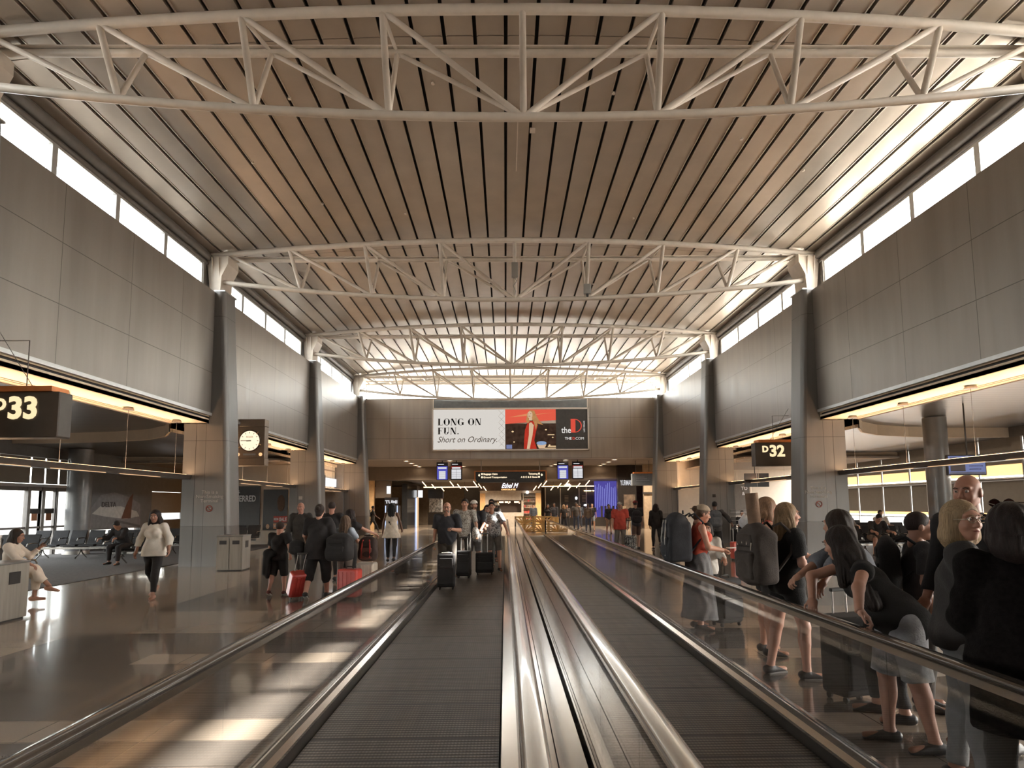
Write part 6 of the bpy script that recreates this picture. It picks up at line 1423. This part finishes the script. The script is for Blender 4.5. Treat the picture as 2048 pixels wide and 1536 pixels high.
sc = suitcase('black and white patterned suitcase beside the man in the red shirt', 4.32, 22.2, .1, (60, 56, 54), w_=.38, d=.24, h=.56, handle=.5)
for ch in sc.children:
    if ch.name.startswith('shell'): ch.data.materials.clear(); ch.data.materials.append(print_mat('black_white_print', (40, 38, 37), (200, 196, 190), 6))

# ---------------- left moving walkway (belt surface is level with the floor)
BZ = 0.0
P12, I12 = person('bald older man in a dark polo shirt with a grey beard, front of the walkway', -1.24, 13.6, 176, H=1.74, b=1.24, q=1, skinc=(188, 140, 116), hair=('bald', (150, 140, 130)), top=dict(m=cloth((50, 50, 54), 'dark_polo'), sleeve=.85, hem=-.14, loose=.026, collar=1), bottom=dict(kind='trousers', m=cloth((88, 80, 72)), loose=.02),
    arms=(dict(p=14, a=14, e=84, i=40, grip='fist'), dict(p=2, a=10, e=10)), extras=(('beard', (150, 140, 130)), ('glasses',)), z=BZ, shoes=(44, 40, 38))
suitcase('tall black suitcase with a white tag in front of the bald man', -1.20, 13.02, .03, (38, 34, 33), w_=.36, d=.26, h=.66, kind='soft', handle=0, tag_=(222, 216, 208), z=BZ)
person('young dark-haired man in a pale patterned shirt behind the bald man', -1.02, 15.4, 178, H=1.84, q=1, side=-4, skinc=(190, 140, 114), hair=('short', (52, 42, 38)), top=dict(m=print_mat('pale_print', (186, 180, 170), (128, 118, 108), 7), sleeve=.8, hem=-.14, loose=.02), bottom=dict(kind='trousers', m=cloth((80, 74, 68))),
    arms=(dict(p=6, a=16, e=10, grip='fist'), dict(p=4, a=8, e=20)), z=BZ)
person('man in a white cap and dark T-shirt standing on the walkway', -.80, 16.2, 180, H=1.80, b=1.12, q=1, skinc=(184, 136, 112), top=dict(m=cloth((48, 47, 50)), sleeve=.85, hem=-.13, loose=.024), bottom=dict(kind='shorts', m=cloth((104, 100, 98)), len=.98, loose=.02),
    arms=(dict(p=22, a=10, e=40, i=20, grip='fist'), dict(p=4, a=12, e=20)), extras=(('cap', (214, 208, 198), 1), ('beard', (60, 48, 42))), z=BZ)
person('person in a tan shirt leaning forward behind the black suitcases', -.46, 17.3, 172, H=1.70, q=1, lean=16, skinc=(176, 128, 104), hair=('bob', (70, 52, 44), .02), top=dict(m=cloth((140, 116, 98)), sleeve=1.8, hem=-.12), bottom=dict(kind='trousers', m=cloth((110, 106, 100))),
    arms=(dict(hand=lc(-.46, 17.3, 172, (-.62, 16.95, 1.0)), grip='fist'), dict(p=30, a=14, e=50)), z=BZ)
x, y, f = -.30, 16.5, 184
person('man in a leaf-print shirt and shorts, hand on the handrail', x, y, f, H=1.76, q=1, side=6, skinc=(186, 136, 110), hair=('short', (46, 38, 34)), top=dict(m=print_mat('leaf_print', (176, 176, 174), (62, 62, 66), 9), sleeve=.85, hem=-.14, loose=.024), bottom=dict(kind='shorts', m=cloth((112, 106, 98)), len=.95, loose=.02), shoes=(44, 42, 42), sole=(190, 186, 180),
    arms=(dict(hand=lc(x, y, f, (.07, 16.25, .95)), hint=(-.6, -.3, -.3), grip='rail', palm=(0, 0, -1)), dict(p=30, a=10, e=60, i=20, grip='fist')), legs=((2, 6, 2), (-4, 3, 4)), z=BZ)
person('tall dark-haired man standing behind the leaf-print shirt', -.42, 19.2, 180, H=1.86, q=1, skinc=(170, 122, 100), hair=('short', (50, 40, 36)), top=dict(m=cloth((66, 58, 52)), sleeve=.85, hem=-.12), bottom=dict(kind='trousers', m=cloth((70, 66, 64))), z=BZ)
person('traveller in a white cap and black top looking back, farther along the walkway', -.28, 20.6, 120, H=1.74, q=1, skinc=(150, 108, 86), top=dict(m=cloth(BLACK), sleeve=.85, hem=-.12), bottom=dict(kind='trousers', m=cloth(NAVY)), extras=(('cap', (222, 206, 184), 1),), z=BZ)
suitcase('black soft suitcase in the middle of the walkway group, left of the wider one', -.98, 15.0, -.1, (36, 33, 33), w_=.34, d=.24, h=.58, kind='soft', handle=.3, z=BZ)
suitcase('wide black suitcase standing before the shorts of the leaf-print man', -.52, 15.7, .05, (36, 33, 33), w_=.44, d=.26, h=.48, kind='soft', handle=.45, z=BZ)
sb = thing('sling_bag', 'pale patterned bag hanging at the young man’s side', 'bag', (-.72, 15.3, .98)); f_ = Field(); f_.ell((0, 0, 0), (.09, .06, .17), .02); vobj('bag_body', f_.mesh(.014, noise=.006), print_mat('bag_print', (220, 214, 206), (90, 84, 78), 12), sb); MB().tube([(0, 0, .15), (-.06, .02, .36), (-.16, .04, .50)], .012, n=5).build('strap', cloth((150, 140, 130)), sb)

# ---------------- left side of the hall
x, y, f = -6.62, 12.15, 184
person('woman in a white blouse and black trousers walking towards the camera', x, y, f, H=1.64, fem=True, b=1.12, q=2, skinc=(150, 108, 88), hair=('long', (52, 42, 38), .22), top=dict(m=cloth((216, 206, 192), 'white_blouse', var=.06), sleeve=1.6, hem=-.11, wide=.01, loose=.024, sl=.004), bottom=dict(kind='trousers', m=cloth((44, 40, 39)), len=1.88), shoes=(170, 128, 108),
    arms=(dict(p=8, a=26, e=20), dict(p=-6, a=25, e=14)), legs=((14, -1, 6), (-8, 0, 36)), head=(4, -6))
x, y, f = -8.62, 11.25, -78
person('woman in cream clothes sitting sideways with crossed legs, looking at her phone', x, y, f, H=1.62, fem=True, b=1.05, q=2, lean=6, sit=.47, skinc=(160, 116, 94), hair=('bob', (54, 42, 36), .05), top=dict(m=cloth((206, 190, 172), 'cream_jersey', var=.06), sleeve=1.75, hem=-.08, loose=.018), bottom=dict(kind='trousers', m=cloth((212, 194, 174), 'cream_trousers', var=.06), len=1.72, loose=.022), shoes=(176, 130, 106),
    arms=(dict(p=46, a=6, e=92, grip='fist'), dict(p=36, a=6, e=34)), legs=((86, 4, 92), (100, -14, 62, -10)), head=(0, -10))
ph = thing('phone', 'dark phone held up by the seated woman in cream', 'phone', (-8.13, 11.45, 1.12), math.radians(-78)); ph.rotation_euler = (math.radians(60), 0, math.radians(-78)); MB().rbox(-.036, .036, -.075, .075, -.004, .004, .003).build('phone_body', mat('phone_dark', (40, 38, 40), rough=.2), ph)
person('dark-clothed traveller slumped on the left lounge seats', -11.25, 19.05, 170, H=1.72, q=0, lean=28, sit=.49, skinc=SKB_, hair=('short', (40, 34, 32)), top=dict(m=cloth((36, 33, 33)), sleeve=1.85, hem=-.1, loose=.03), bottom=dict(kind='trousers', m=cloth((40, 36, 36)), loose=.02), arms=(dict(p=40, a=8, e=50), dict(p=40, a=8, e=50)), legs=((82, 8, 80), (84, 8, 88)), head=(0, -40), z=.012)
tb = thing('tote_bag', 'pale tote bag on the seat next to the slumped traveller', 'bag', (-10.4, 19.1, .483)); MB().rbox(-.18, .18, -.07, .07, 0, .30, .04).build('bag_body', cloth((180, 172, 160)), tb); MB().tube([(-.08, 0, .28), (-.07, 0, .44), (.07, 0, .44), (.08, 0, .28)], .008, n=5).build('handle', cloth((180, 172, 160)), tb)
x, y, f = -4.36, 12.4, -6
Pb, Ib = person('boy in a black T-shirt and shorts with trainers, pulling a red suitcase', x, y, f, H=1.36, b=1.12, q=1, skinc=(186, 134, 112), hair=('short', (70, 50, 40)), top=dict(m=cloth((38, 35, 35)), sleeve=.9, hem=-.12, loose=.026), bottom=dict(kind='shorts', m=cloth((40, 37, 36)), len=1.12, loose=.03), shoes=(110, 62, 56), sole=(200, 196, 190),
    arms=(dict(p=4, a=10, e=14), dict(hand=lc(x, y, f, (-4.06, 12.2, .66)), hint=(.4, -.6, -.3), grip='fist')), legs=((-10, 3, 14), (10, 3, 10)))
hj = Field(); hj.cone((-.16, -.10, .80), (-.22, -.12, .42), .09, .05, .04); hj.cone((-.10, -.16, .74), (-.16, -.14, .36), .04, .03, .03); hj.cone((-.05, -.14, .78), (-.24, -.05, .78), .05, .05, .04); vobj('tied_jacket', hj.mesh(.016, noise=.01), cloth((36, 33, 32)), Pb)
def pulled(label, x, y, rz, tilt, col, **k): return suitcase(label, x, y, rz, col, tilt=tilt, **k)
pulled('red suitcase tilted on its wheels behind the boy', -3.86, 11.86, math.radians(40), math.radians(24), (190, 66, 58), w_=.32, d=.22, h=.46, handle=.34, z=.03)
person('older man in a dark leather jacket and red collar walking towards the camera', -4.92, 15.4, 178, H=1.76, b=1.06, q=1, skinc=(176, 124, 104), hair=('bald', (176, 164, 152), 1), top=dict(m=cloth((58, 54, 50), 'dark_jacket'), sleeve=1.85, hem=-.13, loose=.026, collar=1, cm=cloth((176, 62, 56))), bottom=dict(kind='trousers', m=cloth((66, 60, 56))), arms=(dict(p=-8, a=10, e=14), dict(p=10, a=12, e=18)), legs=((10, 3, 6), (-10, 3, 16)))
x, y, f = -3.46, 11.9, -4
Pm, Im = person('large woman in black seen from behind, with hair in a bun', x, y, f, H=1.70, fem=True, b=1.34, q=2, skinc=(186, 138, 116), hair=('bun', (62, 48, 42)), top=dict(m=cloth((38, 34, 34)), sleeve=.9, hem=-.22, loose=.034, wide=.02), bottom=dict(kind='trousers', m=cloth((36, 33, 33)), len=1.42, loose=.03), shoes=(52, 48, 48), sole=(206, 202, 196),
    arms=(dict(p=8, a=20, e=48, grip='fist'), dict(p=10, a=16, e=20, grip='fist')), legs=((-10, 4, 16), (12, 4, 8)))
backpack('bulging black shoulder bag at the large woman’s right side', -3.02, 11.72, .70, math.radians(-18), (40, 37, 37), w_=.46, d=.28, h=.50, straps=False, q=1, name='shoulder_bag')
backpack('small black handbag at the large woman’s left hip', -3.84, 11.86, .82, math.radians(20), (36, 34, 34), w_=.24, d=.14, h=.24, straps=False, q=1, name='handbag')
person('man with cropped hair in black, walking ahead of the large woman', -4.02, 14.8, 2, H=1.78, b=1.1, q=1, skinc=(170, 120, 100), hair=('short', (66, 52, 46)), top=dict(m=cloth((34, 31, 31)), sleeve=.85, hem=-.12, loose=.02), bottom=dict(kind='trousers', m=cloth((54, 50, 48))))
x, y, f = -3.06, 12.25, -20
person('girl with long light-brown hair in a pale blue T-shirt', x, y, f, H=1.48, fem=True, q=1, skinc=(196, 146, 122), hair=('long', (126, 100, 82), .2), top=dict(m=cloth((168, 176, 186), 'pale_blue_tee'), sleeve=.8, hem=-.1, loose=.018), bottom=dict(kind='trousers', m=cloth((150, 144, 136))),
    arms=(dict(p=10, a=6, e=30), dict(p=34, a=12, e=50)))
x, y, f = -3.18, 13.1, -30
person('dark-haired woman stretching an arm over the luggage trolley', x, y, f, H=1.60, fem=True, q=1, skinc=(176, 128, 106), hair=('long', (50, 38, 34), .12), top=dict(m=cloth((44, 40, 40)), sleeve=.5, hem=-.1), bottom=dict(kind='trousers', m=cloth((50, 47, 46))), arms=(dict(p=20, a=6, e=20), dict(p=58, a=26, e=12)))
suitcase('red suitcase beside the long-haired girl', -2.84, 11.75, math.radians(-14), (196, 74, 64), w_=.40, d=.26, h=.50, handle=0)
suitcase('cream suitcase with a dark strap under the striped backpack', -2.66, 12.35, math.radians(-10), (206, 196, 182), w_=.36, d=.26, h=.56, handle=.5)
backpack('black backpack with red stripes resting on the cream suitcase', -2.60, 12.15, .66, math.radians(-8), (66, 52, 48), w_=.34, d=.2, h=.46, stripe=(180, 60, 54), q=1, pocketc=(104, 70, 62), straps=False)
person('woman with very long black hair and a loose white top, walking away', -3.42, 19.2, 0, H=1.74, fem=True, q=1, skinc=SKC_, hair=('long', (36, 32, 31), .46), top=dict(m=cloth((206, 192, 174), 'loose_white_top'), sleeve=0, tank=1, hem=-.24, wide=.07, loose=.03), bottom=dict(kind='trousers', m=cloth((38, 34, 34)), len=1.9), arms=(dict(p=4, a=16, e=10), dict(p=10, a=18, e=20, grip='fist')), legs=((8, 2, 6), (-8, 2, 14)))
x, y, f = -8.2, 39.5, -76
person('man striding with a dark backpack past the far passage', x, y, f, H=1.74, q=0, skinc=SKC_, hair=('short', (40, 34, 32)), top=dict(m=cloth((56, 52, 50)), sleeve=.85, hem=-.1), bottom=dict(kind='trousers', m=cloth((40, 37, 36))), legs=((30, 2, 6), (-28, 2, 12)), arms=(dict(p=-20, a=6, e=20), dict(p=25, a=6, e=30)))
backpack('dark backpack on the striding man in the far passage', -8.42, 39.42, 1.0, math.radians(-76), BLACK, w_=.32, d=.18, h=.46, q=0)

# ---------------- right lounge, seated
for lab, x, y, f, kw in (
    ('man in a dark T-shirt and shorts reading, bent forward on the right lounge seats', 11.55, 19.98, 174, dict(H=1.82, lean=34, head=(0, -34), skinc=(184, 136, 112), hair=('short', (56, 44, 38)), top=dict(m=cloth((48, 44, 42)), sleeve=.85, hem=-.1, loose=.02), bottom=dict(kind='shorts', m=cloth((120, 100, 86)), len=.9, loose=.02), shoes=(60, 56, 54), sole=(210, 206, 200))),
    ('woman with dark hair and a tote on her lap, seated right of the reading man', 12.75, 19.95, 168, dict(H=1.68, fem=True, lean=14, head=(10, -24), skinc=(180, 132, 110), hair=('long', (70, 50, 42), .08), top=dict(m=cloth((56, 50, 50)), sleeve=.6, hem=-.1), bottom=dict(kind='trousers', m=cloth((196, 176, 152)), loose=.02))),
    ('person in a grey top seated in the second row of the right lounge', 12.55, 23.45, 172, dict(H=1.7, lean=12, head=(0, -20), hair=('short', (60, 48, 42)), top=dict(m=cloth((140, 132, 124)), sleeve=1.7, hem=-.1), bottom=dict(kind='trousers', m=cloth(DGREY)))),
    ('person in white seated next to the windows, second row of the right lounge', 13.8, 23.4, 172, dict(H=1.7, lean=5, hair=('short', (90, 76, 66)), top=dict(m=cloth((200, 196, 190)), sleeve=.8, hem=-.1), bottom=dict(kind='trousers', m=cloth(DGREY)))),
    ('person in dark clothes seated by the framed poster behind the luggage trolley', 9.75, 26.25, 172, dict(H=1.7, lean=8, hair=('short', (50, 40, 36)), top=dict(m=cloth((44, 42, 44)), sleeve=1.8, hem=-.1), bottom=dict(kind='trousers', m=cloth(BLACK))))):
    person(lab, x, y, f, q=0 if y > 22 else 1, sit=.49, z=.012 if x > 10.5 else 0, arms=(dict(p=34, a=8, e=56), dict(p=34, a=8, e=56)), legs=((84, 6, 84), (82, 8, 88)), **kw)
tr = thing('luggage_trolley', 'dark piled luggage trolley with a white plastic bag by the third right pillar', 'luggage trolley', (8.55, 23.0, 0))
MB().rbox(-.36, .36, -.25, .25, .12, .75, .05).build('dark_bag', cloth(BLACK), tr); f_ = Field(); f_.ell((-.02, -.24, 1.0), (.20, .14, .24), .03); f_.cone((-.02, -.24, 1.1), (0, -.18, 1.3), .06, .03, .05); vobj('plastic_bag', f_.mesh(.02, noise=.02), cloth((206, 210, 214), 'plastic_white'), tr)
c_ = MB(); c_.tube([(-.34, .26, .1), (-.34, .26, 1.45), (.34, .26, 1.45), (.34, .26, .1)], .018, n=6); [c_.box(-.34, .34, .25, .27, .9+.15*i, .92+.15*i) for i in range(4)]; c_.build('cage_handle', STEELB, tr)
for sx_ in (-1, 1):
    for sy in (-1, 1): MB().tube([(sx_*.3-.02, sy*.2, .06), (sx_*.3+.02, sy*.2, .06)], .06, n=10).build('wheel', DARKM, tr)

# ---------------- crowd at the far right end
cols = [(52, 48, 47), (44, 42, 46), (70, 62, 58), (38, 35, 35), (90, 84, 80), (60, 64, 72), (118, 104, 94), (48, 44, 42)]
who = ['woman', 'man']
crowd = [(1.95, 44.5, 'man in a grey-blue T-shirt leaning on the barricade', (84, 88, 96), 0, 170), (2.75, 41.5, 'traveller in black directly right of the barricade', 3, 1, 175), (3.3, 43, 'traveller in a black jacket with light collar', 1, 0, 150), (3.75, 41, 'fair-haired traveller in dark clothes in the crowd', 0, 1, 20),
         (4.25, 44, 'traveller carrying a white bag in the crowd', 2, 1, 170), (4.5, 40.6, 'traveller in blue jeans and a printed T-shirt', 4, 0, 178), (5.05, 43.5, 'tall traveller in a dark blue shirt seen from behind', 5, 0, 5), (5.3, 46.5, 'traveller in dark clothes deepest in the crowd', 7, 1, 190),
         (5.0, 38.6, 'woman with a beige cross-body bag in the crowd', 6, 1, 170), (5.55, 40.8, 'man in a black shirt and pale shorts near the restaurant front', 3, 0, 172), (5.9, 36.4, 'woman in a black sleeveless top and tan shorts', 1, 1, 180)]
for i, (x, y, lab, c, fem, f) in enumerate(crowd):
    c = cols[c] if isinstance(c, int) else c; sho = i in (9, 10)
    person(lab, x, y, f, H=(1.76, 1.68)[fem]+.03*(i % 3-1), fem=bool(fem), q=0, skinc=(SKA_, SKB_, SKC_)[i % 3], hair=(('long', (56, 44, 38), .1), ('short', (50, 42, 38)))[0 if fem and i % 2 else 1] if i != 3 else ('long', (190, 150, 110), .06),
           top=dict(m=cloth(c), sleeve=.8 if i % 2 else 1.8, hem=-.12), bottom=dict(kind='shorts', m=cloth((150, 158, 166) if i == 9 else (150, 120, 96)), len=.8) if sho else dict(kind='trousers', m=cloth(((50, 52, 62), (40, 38, 38), (72, 82, 104))[i % 3 if i != 5 else 2])),
           legs=((10, 3, 6), (-10, 3, 12)) if i % 2 else None, group='crowd at the far right end of the hall')
